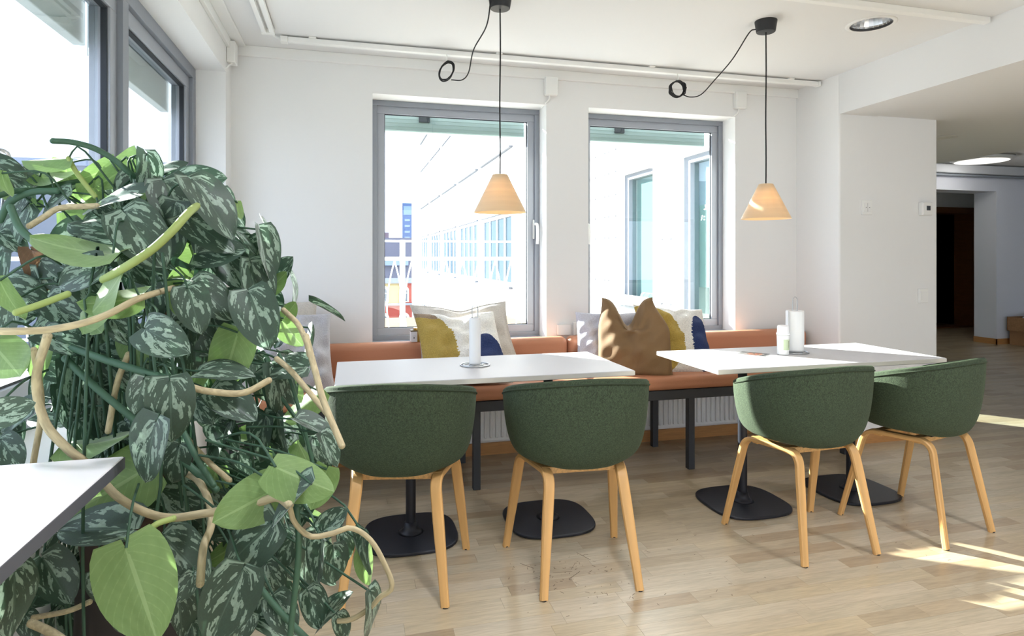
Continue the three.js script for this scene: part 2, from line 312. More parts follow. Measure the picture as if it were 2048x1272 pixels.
// ---------------------------------------------------------------- bench
{
  const b = thing('upholstered_bench', 'long built-in bench with cognac leather seat and back under the windows', 'bench', [0, 0, 0]);
  const x0 = -0.62, x1 = 3.12;
  const cut = [x0, 1.335, x1];
  for (let i = 0; i < 2; i++) obj('seat_cushion', soft(cut[i] + 0.002, cut[i + 1] - 0.002, 0.478, 0.558, -3.72, -3.245, 0.03), M.leather, b);
  for (let i = 0; i < 2; i++) obj('back_cushion', soft(cut[i] + 0.002, cut[i + 1] - 0.002, 0.5, 0.748, -3.8, -3.69, 0.04), M.leather, b);
  obj('frame', [box(x0, x1, 0.42, 0.476, -3.3, -3.265, 0.003), box(x0, x1, 0.42, 0.476, -3.75, -3.715, 0.003), ...[-0.55, 0.66, 1.95, 3.05].map((x) => box(x - 0.018, x + 0.018, 0.425, 0.474, -3.72, -3.3))], M.benchFrame, b);
  for (const x of [-0.55, 0.66, 1.95, 3.05]) for (const z of [-3.288, -3.735]) obj('leg', box(x - 0.02, x + 0.02, 0, 0.43, z - 0.02, z + 0.02, 0.003), M.benchFrame, b);
}
function soft(x0, x1, y0, y1, z0, z1, r) { return new RoundedBoxGeometry(x1 - x0, y1 - y0, z1 - z0, 5, r).translate((x0 + x1) / 2, (y0 + y1) / 2, (z0 + z1) / 2); }
// ---------------------------------------------------------------- radiators
function radiator(x0, x1, label) {
  const t = thing('panel_radiator', label, 'radiator', [0, 0, 0]);
  obj('panel', box(x0, x1, 0.1, 0.4, -3.808, -3.79, 0.004), M.radiator, t);
  obj('mount', [box(x0 + 0.1, x0 + 0.14, 0.15, 0.35, -3.85, -3.808), box(x1 - 0.14, x1 - 0.1, 0.15, 0.35, -3.85, -3.808)], M.radiator, t);
  const rib = new RoundedBoxGeometry(0.018, 0.26, 0.016, 2, 0.007), n = Math.floor((x1 - x0 - 0.04) / 0.036);
  for (let i = 0; i < n; i++) { const m = obj('rib', rib, M.radiator, t); m.position.set(x0 + 0.03 + (i + 0.5) * 0.036, 0.25, -3.785); }
}
radiator(0.05, 1.3, 'white ribbed radiator under the bench behind the left table');
radiator(1.5, 2.7, 'white ribbed radiator under the bench behind the right table');

// ---------------------------------------------------------------- tables
function baseShape(half) {
  const s = new THREE.Shape(), n = 64;
  for (let i = 0; i <= n; i++) { const a = (i / n) * Math.PI * 2, c = Math.cos(a), d = Math.sin(a), k = Math.pow(Math.abs(c) ** 3.2 + Math.abs(d) ** 3.2, -1 / 3.2); const x = half * k * c, y = half * k * d; i ? s.lineTo(x, y) : s.moveTo(x, y); }
  return s;
}
function table(x0, x1, z0, z1, cols, cz, label) {
  const cx = (x0 + x1) / 2, t = thing('cafe_table', label, 'table', [cx, 0, (z0 + z1) / 2]);
  const hw = (x1 - x0) / 2, hd = (z1 - z0) / 2;
  const top = obj('tabletop', box(-hw, hw, 0.716, 0.74, -hd, hd, 0.004), M.tabletop, t);
  obj('edge_band', [box(-hw - 0.0008, hw + 0.0008, 0.7185, 0.7375, -hd - 0.0008, hd + 0.0008)], M.tableEdge, top);
  for (const c of cols) {
    const x = c - cx, z = cz - (z0 + z1) / 2;
    const g = new THREE.ExtrudeGeometry(baseShape(0.2), { depth: 0.006, bevelEnabled: true, bevelThickness: 0.004, bevelSize: 0.006, bevelSegments: 2, curveSegments: 8 });
    g.rotateX(-Math.PI / 2); g.translate(x, 0.004, z);
    const f = obj('foot_plate', g, M.base, t);
    obj('collar', lathe([[0, 0.012], [0.06, 0.012], [0.045, 0.02], [0.032, 0.035], [0.028, 0.06], [0.0, 0.06]]).translate(x, 0, z), M.base, f);
    obj('column', cyl(0.0225, 0.0225, 0.68, x, 0.03, z), M.base, t);
    obj('mounting_plate', box(x - 0.11, x + 0.11, 0.704, 0.716, z - 0.11, z + 0.11, 0.003), M.base, t);
  }
}
table(-0.06, 1.245, -3.148, -2.57, [0.265, 0.915], -2.82, 'white rectangular cafe table on two black pedestals, nearest the plant');
table(1.618, 2.93, -3.07, -2.488, [1.935, 2.6], -2.76, 'white rectangular cafe table on two black pedestals, half in sun beside the pier');

// ---------------------------------------------------------------- chairs
function shellGeometry() {
  const NT = 96, NV = 18, NI = 12, pos = [], uv = [], idx = [];
  const rim = (th) => { // th 0 at the back, grows to both sides
    const c = Math.cos(th), s = Math.sin(th), n = 2.35, k = Math.pow(Math.abs(c) ** n + Math.abs(s) ** n, -1 / n), a = Math.abs(th) * 180 / Math.PI;
    const x = 0.292 * k * s, z = (c > 0 ? 0.24 : 0.26) * k * c;
    let y = 0.6 + 0.194 * (1 + Math.cos(0.8 * th)) / 2;
    const drop = smooth(118, 142, a); y = lerp(y, 0.478, drop);
    const pull = 1 - 0.12 * drop;
    return V(x * lerp(1, 0.8, drop), y, z * pull + 0.0);
  };
  const ring = [];
  for (let i = 0; i <= NT; i++) ring.push(-Math.PI + (i / NT) * 2 * Math.PI);
  const rows = NV + NI + 3;
  ring.forEach((th, i) => {
    const R = rim(th), s = Math.sin(th), c = Math.cos(th);
    const sd = smooth(0.4, 1.3, Math.abs(th)) * smooth(2.7, 2.3, Math.abs(th)), B = V(0.17 * s, 0.446 + 0.02 * sd, 0.155 * c + 0.01), S = V(0.16 * s, 0.478, 0.16 * c);
    const Ri = V(R.x * 0.9, R.y - 0.004, R.z * 0.9), up = smooth(0.478, 0.62, R.y);
    const push = (p, v) => { pos.push(p.x, p.y, p.z); uv.push((i / NT) * 1.6, v); };
    push(V(0, 0.444, 0.01), 0);
    for (let j = 0; j <= NV; j++) { // outside, from the bottom to the rim
      const v = j / NV, f = v * Math.PI / 2, hor = 0.8 * Math.pow(Math.sin(f), lerp(0.6, 0.26, sd)) + 0.2 * v, ver = 0.8 * (1 - Math.pow(Math.cos(f), 0.75)) + 0.2 * v;
      push(V(lerp(B.x, R.x, hor), lerp(B.y, R.y, ver), lerp(B.z, R.z, hor)), 0.05 + v * 0.42);
    }
    push(V(lerp(R.x, Ri.x, 0.3), R.y + 0.008, lerp(R.z, Ri.z, 0.3)), 0.5);
    for (let j = NI; j >= 0; j--) {
      const v = j / NI, f = v * Math.PI / 2, hor = 0.78 * Math.sin(f) + 0.22 * v, ver = 0.62 * (1 - Math.cos(f)) + 0.38 * v;
      push(V(lerp(S.x, Ri.x, hor), lerp(S.y, Ri.y, ver * up + (1 - up) * v), lerp(S.z, Ri.z, hor)), 0.52 + (1 - v) * 0.4);
    }
    push(V(0, 0.482, 0), 1);
  });
  const per = 1 + (NV + 1) + 1 + (NI + 1) + 1;
  for (let i = 0; i < NT; i++) for (let j = 0; j < per - 1; j++) { const a = i * per + j, b = a + per; idx.push(a, b, a + 1, b, b + 1, a + 1); }
  const g = new THREE.BufferGeometry();
  g.setAttribute('position', new THREE.Float32BufferAttribute(pos, 3)); g.setAttribute('uv', new THREE.Float32BufferAttribute(uv, 2)); g.setIndex(idx); g.computeVertexNormals();
  // close the seam's normals
  const N = g.attributes.normal; for (let j = 0; j < per; j++) { const a = j, b = NT * per + j; const n = V(N.getX(a) + N.getX(b), N.getY(a) + N.getY(b), N.getZ(a) + N.getZ(b)).normalize(); N.setXYZ(a, n.x, n.y, n.z); N.setXYZ(b, n.x, n.y, n.z); }
  const seam = []; for (let i = 0; i <= 60; i++) { const th = lerp(-1.98, 1.98, i / 60), R = rim(th); seam.push(V(R.x * 1.004, R.y - 0.012, R.z * 1.004)); }
  return { g, seam };
}
// flat strip bent along a rounded path lying in one plane
function strip(pts, radius, width, thick, across) {
  const path = new THREE.CurvePath();
  const P = pts.map((p) => V(...p)); let last = P[0];
  for (let i = 1; i < P.length - 1; i++) {
    const a = P[i].clone().add(P[i - 1].clone().sub(P[i]).setLength(radius)), b = P[i].clone().add(P[i + 1].clone().sub(P[i]).setLength(radius));
    path.add(new THREE.LineCurve3(last, a)); path.add(new THREE.QuadraticBezierCurve3(a, P[i], b)); last = b;
  }
  path.add(new THREE.LineCurve3(last, P[P.length - 1]));
  const n = 64, pos = [], uv = [], idx = [], L = path.getLength(), B = across.clone().normalize();
  const sec = []; const c = 0.005; for (const [x, y] of [[1, 1], [-1, 1], [-1, -1], [1, -1]]) { sec.push([x * (width / 2 - (x * y > 0 ? 0 : c)), y * (thick / 2 - (x * y > 0 ? c : 0))], [x * (width / 2 - (x * y > 0 ? c : 0)), y * (thick / 2 - (x * y > 0 ? 0 : c))]); }
  for (let i = 0; i <= n; i++) {
    const t = i / n, p = path.getPointAt(t), T0 = path.getTangentAt(t), N = T0.clone().cross(B).normalize(), B2 = N.clone().cross(T0).normalize();
    const end = Math.min(t, 1 - t) * L, k = lerp(0.74, 1, smooth(0, 0.34, end));
    sec.concat([sec[0]]).forEach(([x, y], j) => { const q = p.clone().addScaledVector(B2, x * k).addScaledVector(N, y * lerp(0.9, 1, k)); pos.push(q.x, q.y, q.z); uv.push(j * 0.012, t * L); });
  }
  const m = sec.length + 1;
  for (let i = 0; i < n; i++) for (let j = 0; j < m - 1; j++) { const a = i * m + j, b = a + m; idx.push(a, a + 1, b, b, a + 1, b + 1); }
  for (const [o, f] of [[0, 0], [n * m, 1]]) for (let j = 1; j < m - 2; j++) f ? idx.push(o, o + j + 1, o + j) : idx.push(o, o + j, o + j + 1);
  const g = new THREE.BufferGeometry(); g.setAttribute('position', new THREE.Float32BufferAttribute(pos, 3)); g.setAttribute('uv', new THREE.Float32BufferAttribute(uv, 2)); g.setIndex(idx);
  return toCreasedNormals(g, 0.6);
}
function makeChair(label) {
  const t = thing('armchair', label, 'chair', [0, 0, 0], 0, { group: 'green upholstered armchairs at the tables' });
  const { g, seam } = shellGeometry();
  const sh = obj('shell', g, M.wool, t);
  obj('piping', tube(seam, 0.0032, 120, 6), M.wool, sh);
  for (const s of [-1, 1]) {
    const fr = obj('leg_frame', strip([[s * 0.245, 0, -0.222], [s * 0.2, 0.432, -0.125], [s * 0.142, 0.432, 0.14], [s * 0.185, 0, 0.222]], 0.055, 0.042, 0.021, V(1, 0, s * 0.18)), M.legWood, t);
    obj('glide', [cyl(0.012, 0.012, 0.004, s * 0.245, -0.0015, -0.222, 12), cyl(0.012, 0.012, 0.004, s * 0.185, -0.0015, 0.222, 12)], M.black, fr);
  }
  for (const [z, w] of [[-0.07, 0.2], [0.085, 0.165]]) obj('crossbar', box(-w, w, 0.415, 0.443, z - 0.02, z + 0.02, 0.006), M.legWood, t);
  obj('mounting_plate', box(-0.1, 0.1, 0.441, 0.449, -0.1, 0.12, 0.003), M.black, t);
  return t;
}
{
  const c = makeChair('green armchair nearest the plant, at the left table');
  const spots = [[0.196, -2.459, -12.4, 'green armchair nearest the plant, at the left table'], [0.883, -2.365, -4, 'green armchair in shade at the right end of the left table'], [1.955, -2.353, 2, 'green armchair with its left arm in sun, at the left end of the right table'], [2.598, -2.355, 13, 'rightmost green armchair, at the end of the right table near the pier']];
  spots.forEach(([x, z, a, label], i) => { const o = i ? c.clone() : c; if (i) { o.name = numbered('armchair'); scene.add(o); } o.userData = { ...c.userData, label }; o.position.set(x, 0.0015, z); o.rotation.y = a * Math.PI / 180; });
}
// ---------------------------------------------------------------- cushions
function pillowGeometry(w, h, t, o = {}) {
  const n = 44, pos = [], uv = [], idx = [], c = o.concave ?? 0.07, r = rng(o.seed ?? 1), ph = [r() * 9, r() * 9, r() * 9, r() * 9];
  for (const side of [1, -1]) for (let j = 0; j <= n; j++) for (let i = 0; i <= n; i++) {
    const u = (i / n) * 2 - 1, v = (j / n) * 2 - 1, fl = o.flange ?? 0;
    const uu = clamp(Math.abs(u) / (1 - fl), 0, 1), vv = clamp(Math.abs(v) / (1 - fl), 0, 1);
    let x = u * w / 2 * (1 - c * (1 - v * v)), y = v * h / 2 * (1 - c * (1 - u * u));
    let th = Math.pow(Math.max(0, (1 - uu ** 2.4) * (1 - vv ** 2.4)), 0.5);
    const wr = 0.014 * (o.wrinkle ?? 1) * (Math.sin(u * 5 + v * 7 + ph[0]) * Math.sin(v * 4 - u * 3 + ph[1]) + 0.7 * Math.sin(u * 11 - v * 6 + ph[2]) * Math.cos(v * 9 + ph[3])) * th;
    if (o.dent) { const d = Math.exp(-(((u - (o.dentAt ?? 0)) / (o.dentWide ?? 0.34)) ** 2)) * smooth(-0.1, 1, v); y -= o.dent * d; th *= 1 - 0.35 * d; }
    if (o.taper) x = x * (1 - o.taper * smooth(0.1, 1, v)) - 0.035 * smooth(0.1, 1, v);
    if (o.slump) y -= o.slump * th * smooth(0, 1, v) * 0.2;
    if (o.fat) th *= 1 + o.fat * smooth(0.4, -1, v);
    pos.push(x, y, side * (t / 2 * th + 0.0015) + wr);
    uv.push((u + 1) / 2, (v + 1) / 2);
  }
  const m = n + 1, off = m * m;
  for (let j = 0; j < n; j++) for (let i = 0; i < n; i++) { const a = j * m + i; idx.push(a, a + 1, a + m, a + 1, a + m + 1, a + m); const b = off + a; idx.push(b, b + m, b + 1, b + 1, b + m, b + m + 1); }
  const edge = []; for (let i = 0; i < n; i++) edge.push(i); for (let j = 0; j < n; j++) edge.push(j * m + n); for (let i = n; i > 0; i--) edge.push(n * m + i); for (let j = n; j > 0; j--) edge.push(j * m);
  edge.forEach((a, k) => { const b = edge[(k + 1) % edge.length]; idx.push(a, off + a, b, b, off + a, off + b); });
  const g = new THREE.BufferGeometry(); g.setAttribute('position', new THREE.Float32BufferAttribute(pos, 3)); g.setAttribute('uv', new THREE.Float32BufferAttribute(uv, 2)); g.setIndex(idx); g.computeVertexNormals(); return g;
}
const pattern2 = texture(512, 512, (u, v) => { // its sister cover: wide mustard disc, tall navy stripe
  const jag = (fbm(u * 20, v * 60, 3) - 0.5) * 0.03 + (hash2(Math.floor(v * 90), 5) - 0.5) * 0.025, weave = 0.9 + 0.12 * vnoise(u * 128, v * 128, 128, 128);
  let c = [240, 236, 228];
  if (((u - 0.12) / (0.46 + jag)) ** 2 + ((v - 0.45) / 0.52) ** 2 < 1) c = [184, 156, 76];
  if (((u - 0.86) / (0.15 + jag)) ** 2 + ((v - 0.42) / 0.44) ** 2 < 1) c = [42, 58, 104];
  return c.map((x) => x * weave);
}, true, false);
const pattern = (() => { // woven cushion cover: mustard half disc with a brown cap, navy dome
  return texture(512, 512, (u, v) => {
    const jag = (fbm(u * 20, v * 60, 3) - 0.5) * 0.03 + (hash2(Math.floor(v * 90), 3) - 0.5) * 0.025;
    const weave = 0.9 + 0.12 * vnoise(u * 128, v * 128, 128, 128);
    let c = [240, 236, 228];
    const e = ((u + 0.02) / (0.44 + jag)) ** 2 + ((v - 0.42) / 0.62) ** 2;
    if (e < 1) c = [178, 152, 76];
    if (e < 1 && v > 0.93 - 0.05 * Math.sin(u * 8)) c = [150, 128, 106];
    const n2 = ((u - 0.8) / (0.25 + jag)) ** 2 + ((v - 0.08) / 0.52) ** 2;
    if (n2 < 1 && v > 0.02) c = [42, 58, 104];
    return c.map((x) => x * weave);
  }, true, false);
})();
{
  const linen = (c) => std({ color: c, map: rep(T.linen, 2, 2), roughness: 0.95, bumpMap: rep(T.linenBump, 2, 2), bumpScale: 0.0015 });
  const pat = std({ map: pattern, roughness: 0.98, bumpMap: rep(T.linenBump, 1.4, 1.4), bumpScale: 0.003 });
  const pat2 = std({ map: pattern2, roughness: 0.98, bumpMap: rep(T.linenBump, 1.4, 1.4), bumpScale: 0.003 });
  const beige = linen('#cfc7bd'), greyL = linen('#bdbbc0'), velvet = phys({ color: '#7d6140', roughness: 0.8, sheen: 0.8, sheenRoughness: 0.4, sheenColor: new THREE.Color('#b8935f'), bumpMap: rep(T.hide, 2, 2), bumpScale: 0.0008 }), lav = linen('#d9d8e2');
  const put = (name, g, m, x, y, z, ry, rx, rz, label) => { const o = thing(name, label, 'cushion', [x, y, z]); o.rotation.set(rx, ry, rz, 'YXZ'); const c = obj('cover', g, m, o); return o; };
  put('cushion', pillowGeometry(0.61, 0.53, 0.12, { flange: 0.07, concave: 0.1, seed: 4, dent: 0.035 }), beige, 0.665, 0.77, -3.62, 0.05, -0.72, 0.02, 'large beige linen cushion with a flanged edge, behind the patterned one');
  const a = put('cushion', pillowGeometry(0.48, 0.53, 0.11, { seed: 7, dent: 0.03, concave: 0.05 }), pat, 0.61, 0.745, -3.455, 0.05, -0.84, 0, 'woven mustard, white and navy cushion behind the left table');
  put('cushion', pillowGeometry(0.5, 0.46, 0.14, { seed: 21, concave: 0.06 }), beige, -0.42, 0.79, -3.6, 0.12, -0.4, 0.0, 'beige linen cushion in the corner behind the grey one');
  put('cushion', pillowGeometry(0.5, 0.48, 0.15, { seed: 12, concave: 0.07, wrinkle: 1.6 }), greyL, -0.33, 0.745, -3.45, 0.25, -0.55, -0.06, 'light grey linen cushion in the corner behind the plant');
  put('cushion', pillowGeometry(0.44, 0.5, 0.17, { seed: 31, dent: 0.17, dentAt: 0.0, dentWide: 0.42, taper: 0.3, concave: 0.03, wrinkle: 1.2, fat: 0.25 }), velvet, 1.665, 0.765, -3.45, -0.42, -0.3, 0.02, 'tan velvet cushion with two pointed corners between the tables');
  put('cushion', pillowGeometry(0.47, 0.48, 0.14, { seed: 9, concave: 0.07, wrinkle: 1.2 }), pat2, 1.965, 0.735, -3.5, -0.05, -0.62, -0.1, 'woven mustard, white and navy cushion right of the tan one');
  put('cushion', pillowGeometry(0.4, 0.36, 0.1, { seed: 15, concave: 0.06 }), lav, 1.56, 0.73, -3.6, -0.3, -0.25, 0.0, 'pale lavender cushion peeping out behind the tan velvet one');
}
// ---------------------------------------------------------------- things on the tables and the sill
function holder(x, z, r, h, label, rlabel) {
  const t = thing('paper_towel_holder', label, 'towel holder', [x, 0.74, z]);
  const ring = []; for (let i = 0; i < 24; i++) { const a = i / 24 * Math.PI * 2; ring.push([0.068 * Math.cos(a), 0.004, 0.068 * Math.sin(a)]); }
  obj('base_ring', tube(ring, 0.003, 64, 8, true), M.steel, t);
  const sp = []; for (let i = 0; i <= 40; i++) { const a = i / 40 * Math.PI * 4, q = lerp(0.068, 0.012, i / 40); sp.push([q * Math.cos(a), 0.004, q * Math.sin(a)]); }
  obj('base_spiral', tube(sp, 0.0026, 120, 8), M.steel, t);
  obj('loop_rod', tube([[-0.014, 0.004, 0], [-0.014, 0.14, 0], [-0.014, h - 0.03, 0], [-0.013, h - 0.012, 0], [0, h, 0], [0.013, h - 0.012, 0], [0.014, h - 0.03, 0], [0.014, 0.14, 0], [0.014, 0.004, 0]], 0.0022, 90, 8), M.steel, t);
  const rh = 0.226;
  const ro = tag(obj('paper_towel_roll', lathe([[0.0175, 0.008], [r, 0.008], [r + 0.0006, 0.02], [r + 0.0006, rh - 0.006], [r - 0.001, rh], [0.0175, rh], [0.0175, 0.008]], 64), M.paper), rlabel, 'paper roll');
  ro.position.set(x, 0.74, z); return ro;
}
holder(0.571, -2.877, 0.0265, 0.287, 'wire paper towel holder on the left table', 'slim nearly used white paper towel roll on the left table');
{
  const ro = holder(2.306, -2.83, 0.045, 0.3, 'wire paper towel holder on the right table', 'fuller white paper towel roll on the right table');
  const p = []; const s = new THREE.PlaneGeometry(0.05, 0.218, 8, 4); const a = s.attributes.position; for (let i = 0; i < a.count; i++) { const u = (a.getX(i) + 0.025) / 0.05; a.setXYZ(i, -0.0452 - 0.02 * u + 0.002 * Math.sin(u * 5), a.getY(i) + 0.118, 0.045 * u - 0.01 + 0.006 * Math.sin(u * 4)); } s.computeVertexNormals();
  obj('loose_sheet', s, std({ color: '#f5f5f3', roughness: 0.95, side: THREE.DoubleSide }), ro);
  const t = thing('plastic_tumbler', 'white plastic tumbler with a pale green label beside the paper roll', 'tumbler', [2.2, 0.74, -2.79]);
  obj('cup', lathe([[0, 0], [0.026, 0], [0.029, 0.005], [0.031, 0.1], [0.032, 0.105], [0, 0.105]]), std({ color: '#f2f4f1', roughness: 0.35 }), t);
  obj('lid', lathe([[0, 0.104], [0.033, 0.104], [0.034, 0.112], [0.03, 0.118], [0.028, 0.15], [0.024, 0.154], [0, 0.154]]), std({ color: '#f6f6f6', roughness: 0.4 }), t);
  const lt = texture(128, 128, (u, v) => { const m = u > 0.6 && u < 0.72 && ((v * 9) % 1) < 0.6 && v > 0.15 && v < 0.85; return m ? [70, 78, 70] : [200, 214, 178]; }, true, false);
  const lg = new THREE.CylinderGeometry(0.0312, 0.0302, 0.055, 24, 1, true, -0.6, 1.5); lg.translate(0, 0.055, 0);
  obj('label', lg, std({ map: lt, roughness: 0.6, side: THREE.DoubleSide }), t);
  const ct = texture(256, 128, (u, v) => {
    if (u < 0.03 || u > 0.97) return [240, 240, 238];
    const e = ((u - 0.55) / 0.24) ** 2 + ((v - 0.5) / 0.48) ** 2, n = fbm(u * 18, v * 9, 3);
    if (e < 1) return n > 0.55 ? [196, 92, 58] : n > 0.42 ? [214, 150, 104] : [120, 86, 48];
    if (u > 0.82) return hash2(Math.floor(u * 60), Math.floor(v * 8)) > 0.6 ? [150, 150, 148] : [60, 60, 62];
    if (u < 0.25) return ((u * 40) % 1) < 0.5 && v > 0.15 && v < 0.85 ? [110, 108, 104] : [212, 210, 205];
    return [176 + 30 * n, 166 + 20 * n, 168];
  }, true, false);
  const c = thing('menu_card', 'small printed card with a food picture lying on the right table', 'card', [2.06, 0.74, -2.846], -0.93 + Math.PI / 4 - 0.35);
  obj('sheet', box(-0.076, 0.076, 0, 0.0012, -0.054, 0.054), M.paper, c);
  const pg = new THREE.PlaneGeometry(0.15, 0.106); pg.rotateX(-Math.PI / 2); pg.translate(0, 0.0016, 0); obj('print', pg, std({ map: ct, color: '#9a9a9a', roughness: 0.6 }), c);
  c.rotation.y = -0.946;
}
{
  const t = thing('candle_box', 'small white scent bottle box with a gold lid on the bench back by the window', 'candle', [0.375, 0.7475, -3.74]);
  obj('box', box(-0.027, 0.013, 0, 0.062, -0.02, 0.03, 0.003), std({ color: '#f0f0f2', roughness: 0.5 }), t);
  const lt = texture(64, 96, (u, v) => (Math.abs(u - 0.5) < 0.12 && Math.abs(v - 0.38) < 0.09 ? [90, 90, 96] : Math.abs(u - 0.5) < 0.3 && Math.abs(v - 0.62) < 0.02 ? [150, 150, 156] : [240, 240, 242]), true, false);
  const pg = new THREE.PlaneGeometry(0.03, 0.044); pg.translate(-0.007, 0.03, 0.0306); obj('label', pg, std({ map: lt, roughness: 0.5 }), t);
  obj('jar', cyl(0.026, 0.026, 0.066, 0.02, 0, 0.0), phys({ color: '#c9a24a', roughness: 0.15, metalness: 0.5 }), t);
  obj('lid', cyl(0.028, 0.028, 0.016, 0.02, 0.0661, 0.0), std({ color: '#d7a94e', roughness: 0.25, metalness: 0.9 }), t);
  obj('band', box(-0.0275, 0.0135, 0.062, 0.07, -0.0205, 0.0305, 0.002), std({ color: '#6a5a3a', roughness: 0.4 }), t);
}
// sockets, switches, thermostat
{
  const s = thing('wall_socket', 'round white power socket above the bench back', 'socket', [1.463, 0.782, -3.85]);
  obj('plate', new RoundedBoxGeometry(0.085, 0.085, 0.012, 3, 0.004).translate(0, 0, 0.005), M.plastic, s);
  obj('insert', new THREE.CylinderGeometry(0.022, 0.022, 0.004, 32).rotateX(Math.PI / 2).translate(0, 0, 0.0115), std({ color: '#c9c9c4', roughness: 0.5 }), s);
  obj('hole', [new THREE.CylinderGeometry(0.0028, 0.0028, 0.003, 12).rotateX(Math.PI / 2).translate(-0.0095, 0, 0.0135), new THREE.CylinderGeometry(0.0028, 0.0028, 0.003, 12).rotateX(Math.PI / 2).translate(0.0095, 0, 0.0135)], M.black, s);
  const j = thing('junction_box', 'blank white junction box above the bench back, left of the socket', 'socket', [1.352, 0.778, -3.85]);
  obj('housing', new RoundedBoxGeometry(0.09, 0.07, 0.03, 3, 0.005).translate(0, 0, 0.014), M.plastic, j);
  obj('knockout', new THREE.CylinderGeometry(0.012, 0.012, 0.002, 24).rotateX(Math.PI / 2).translate(0.015, 0, 0.0297), M.trim, j);
  const w = (x, y, label, rockers) => { const t = thing('light_switch', label, 'switch', [x, y, -3.44]); obj('plate', new RoundedBoxGeometry(0.082, 0.1, 0.012, 3, 0.004).translate(0, 0, 0.005), M.plastic, t); for (let i = 0; i < rockers; i++) obj('rocker', new RoundedBoxGeometry(0.056 / rockers - 0.003, 0.06, 0.006, 2, 0.002).translate((i - (rockers - 1) / 2) * 0.056 / rockers, 0, 0.0125), M.trim, t); if (rockers > 1) obj('pilot', [-1, 1].map((q) => new THREE.CylinderGeometry(0.0025, 0.0025, 0.002, 10).rotateX(Math.PI / 2).translate(q * 0.014, 0, 0.016)), std({ color: '#4c4c4c', roughness: 0.6 }), t); };
  w(3.365, 1.587, 'white double switch at the left of the pier', 2); w(3.84, 0.985, 'white single switch low on the pier, below the thermostat', 1);
  const t = thing('thermostat', 'square white thermostat with a small dark display on the pier', 'thermostat', [3.85, 1.586, -3.44]);
  obj('housing', new RoundedBoxGeometry(0.088, 0.094, 0.032, 3, 0.006).translate(0, 0, 0.015), M.plastic, t);
  obj('front_panel', new RoundedBoxGeometry(0.078, 0.084, 0.006, 3, 0.0025).translate(0, 0, 0.033), std({ color: '#ecebe6', roughness: 0.4 }), t);
  obj('display', box(-0.013, 0.02, -0.012, 0.02, 0.0355, 0.0366), std({ color: '#2e3032', roughness: 0.25 }), t);
}
// ---------------------------------------------------------------- pendant lamps
function pendant(label, x, z, y0, y1, cordPts, coil, cx, cz, tilt, seed) {
  const t = thing('pendant_lamp', label, 'lamp', [x, CEIL, z], 0);
  const L = (p) => [p[0] - x, p[1] - CEIL, p[2] - z];
  const can = obj('canopy', lathe([[0, -0.058], [0.044, -0.058], [0.047, -0.055], [0.055, -0.004], [0.055, 0], [0, 0]]), M.black, t);
  obj('cord', tube([[0, -0.055, 0], [0.0015, -0.25, 0], [-0.0015, -0.5, 0.001], [0.001, -0.7, 0], [0, y1 - CEIL, 0]], 0.0034, 60), M.cord, t);
  const h = y0 - CEIL, H = y1 - CEIL, g = lathe([[0.123, h], [0.036, H - 0.002], [0.033, H], [0.008, H], [0.008, H - 0.003], [0.032, H - 0.004], [0.1208, h], [0.123, h]], 72);
  const sh = obj('shade', g, M.shadeWood, t);
  obj('socket', cyl(0.018, 0.018, 0.06, 0, H - 0.066, 0), M.black, t);
  obj('swag_cord', tube(cordPts.map(L), 0.0034, 80), M.cord, t);
  const r = rng(seed), pts = [];
  for (let k = 0; k < 7; k++) for (let i = 0; i < 14; i++) { const a = (i / 14) * Math.PI * 2 + k * 0.1, q = 1 + 0.13 * (r() - 0.5); pts.push(L([coil[0] + cx * q * Math.cos(a) + tilt * Math.sin(a) * 0.3, coil[1] + cz * q * Math.sin(a), coil[2] + 0.012 * (k - 3) * 0.5 + 0.005 * (r() - 0.5) + 0.01 * Math.cos(a)])); }
  obj('cord_coil', tube(pts, 0.0033, 420, 6), M.cord, t);
  obj('cord_hook', [tube([L([coil[0], coil[1] + cz - 0.004, coil[2]]), L([coil[0] + 0.003, coil[1] + cz + 0.02, coil[2] + 0.004]), L([coil[0], 2.435, coil[2]])], 0.003, 12)], M.plastic, t);
  const bulb = obj('bulb', new THREE.SphereGeometry(0.022, 20, 14).translate(0, H - 0.085, 0), std({ color: '#fff3dd', emissive: new THREE.Color(1, 0.68, 0.34), emissiveIntensity: 2 }), t);
  const p = new THREE.PointLight(new THREE.Color(1, 0.7, 0.4), 0.06); p.position.set(x, y1 - 0.085, z); p.castShadow = true; p.shadow.radius = 1; scene.add(p);
  p.name = 'pendant_bulb_light';
}
pendant('conical pale wood pendant lamp above the left table', 0.679, -2.82, 1.46, 1.638, [[0.63, 2.438, -2.8], [0.633, 2.36, -2.91], [0.617, 2.321, -3.146], [0.629, 2.265, -3.349], [0.611, 2.252, -3.457], [0.572, 2.285, -3.585]], [0.545, 2.338, -3.6], 0.038, 0.056, 0.05, 3);
pendant('conical pale wood pendant lamp above the right table', 2.077, -2.765, 1.449, 1.629, [[2.03, 2.43, -2.785], [2.026, 2.428, -2.833], [2.061, 2.355, -3.03], [2.096, 2.304, -3.26], [2.115, 2.265, -3.438], [2.09, 2.268, -3.52], [2.075, 2.3, -3.59]], [2.044, 2.337, -3.6], 0.047, 0.05, 0.0, 8);

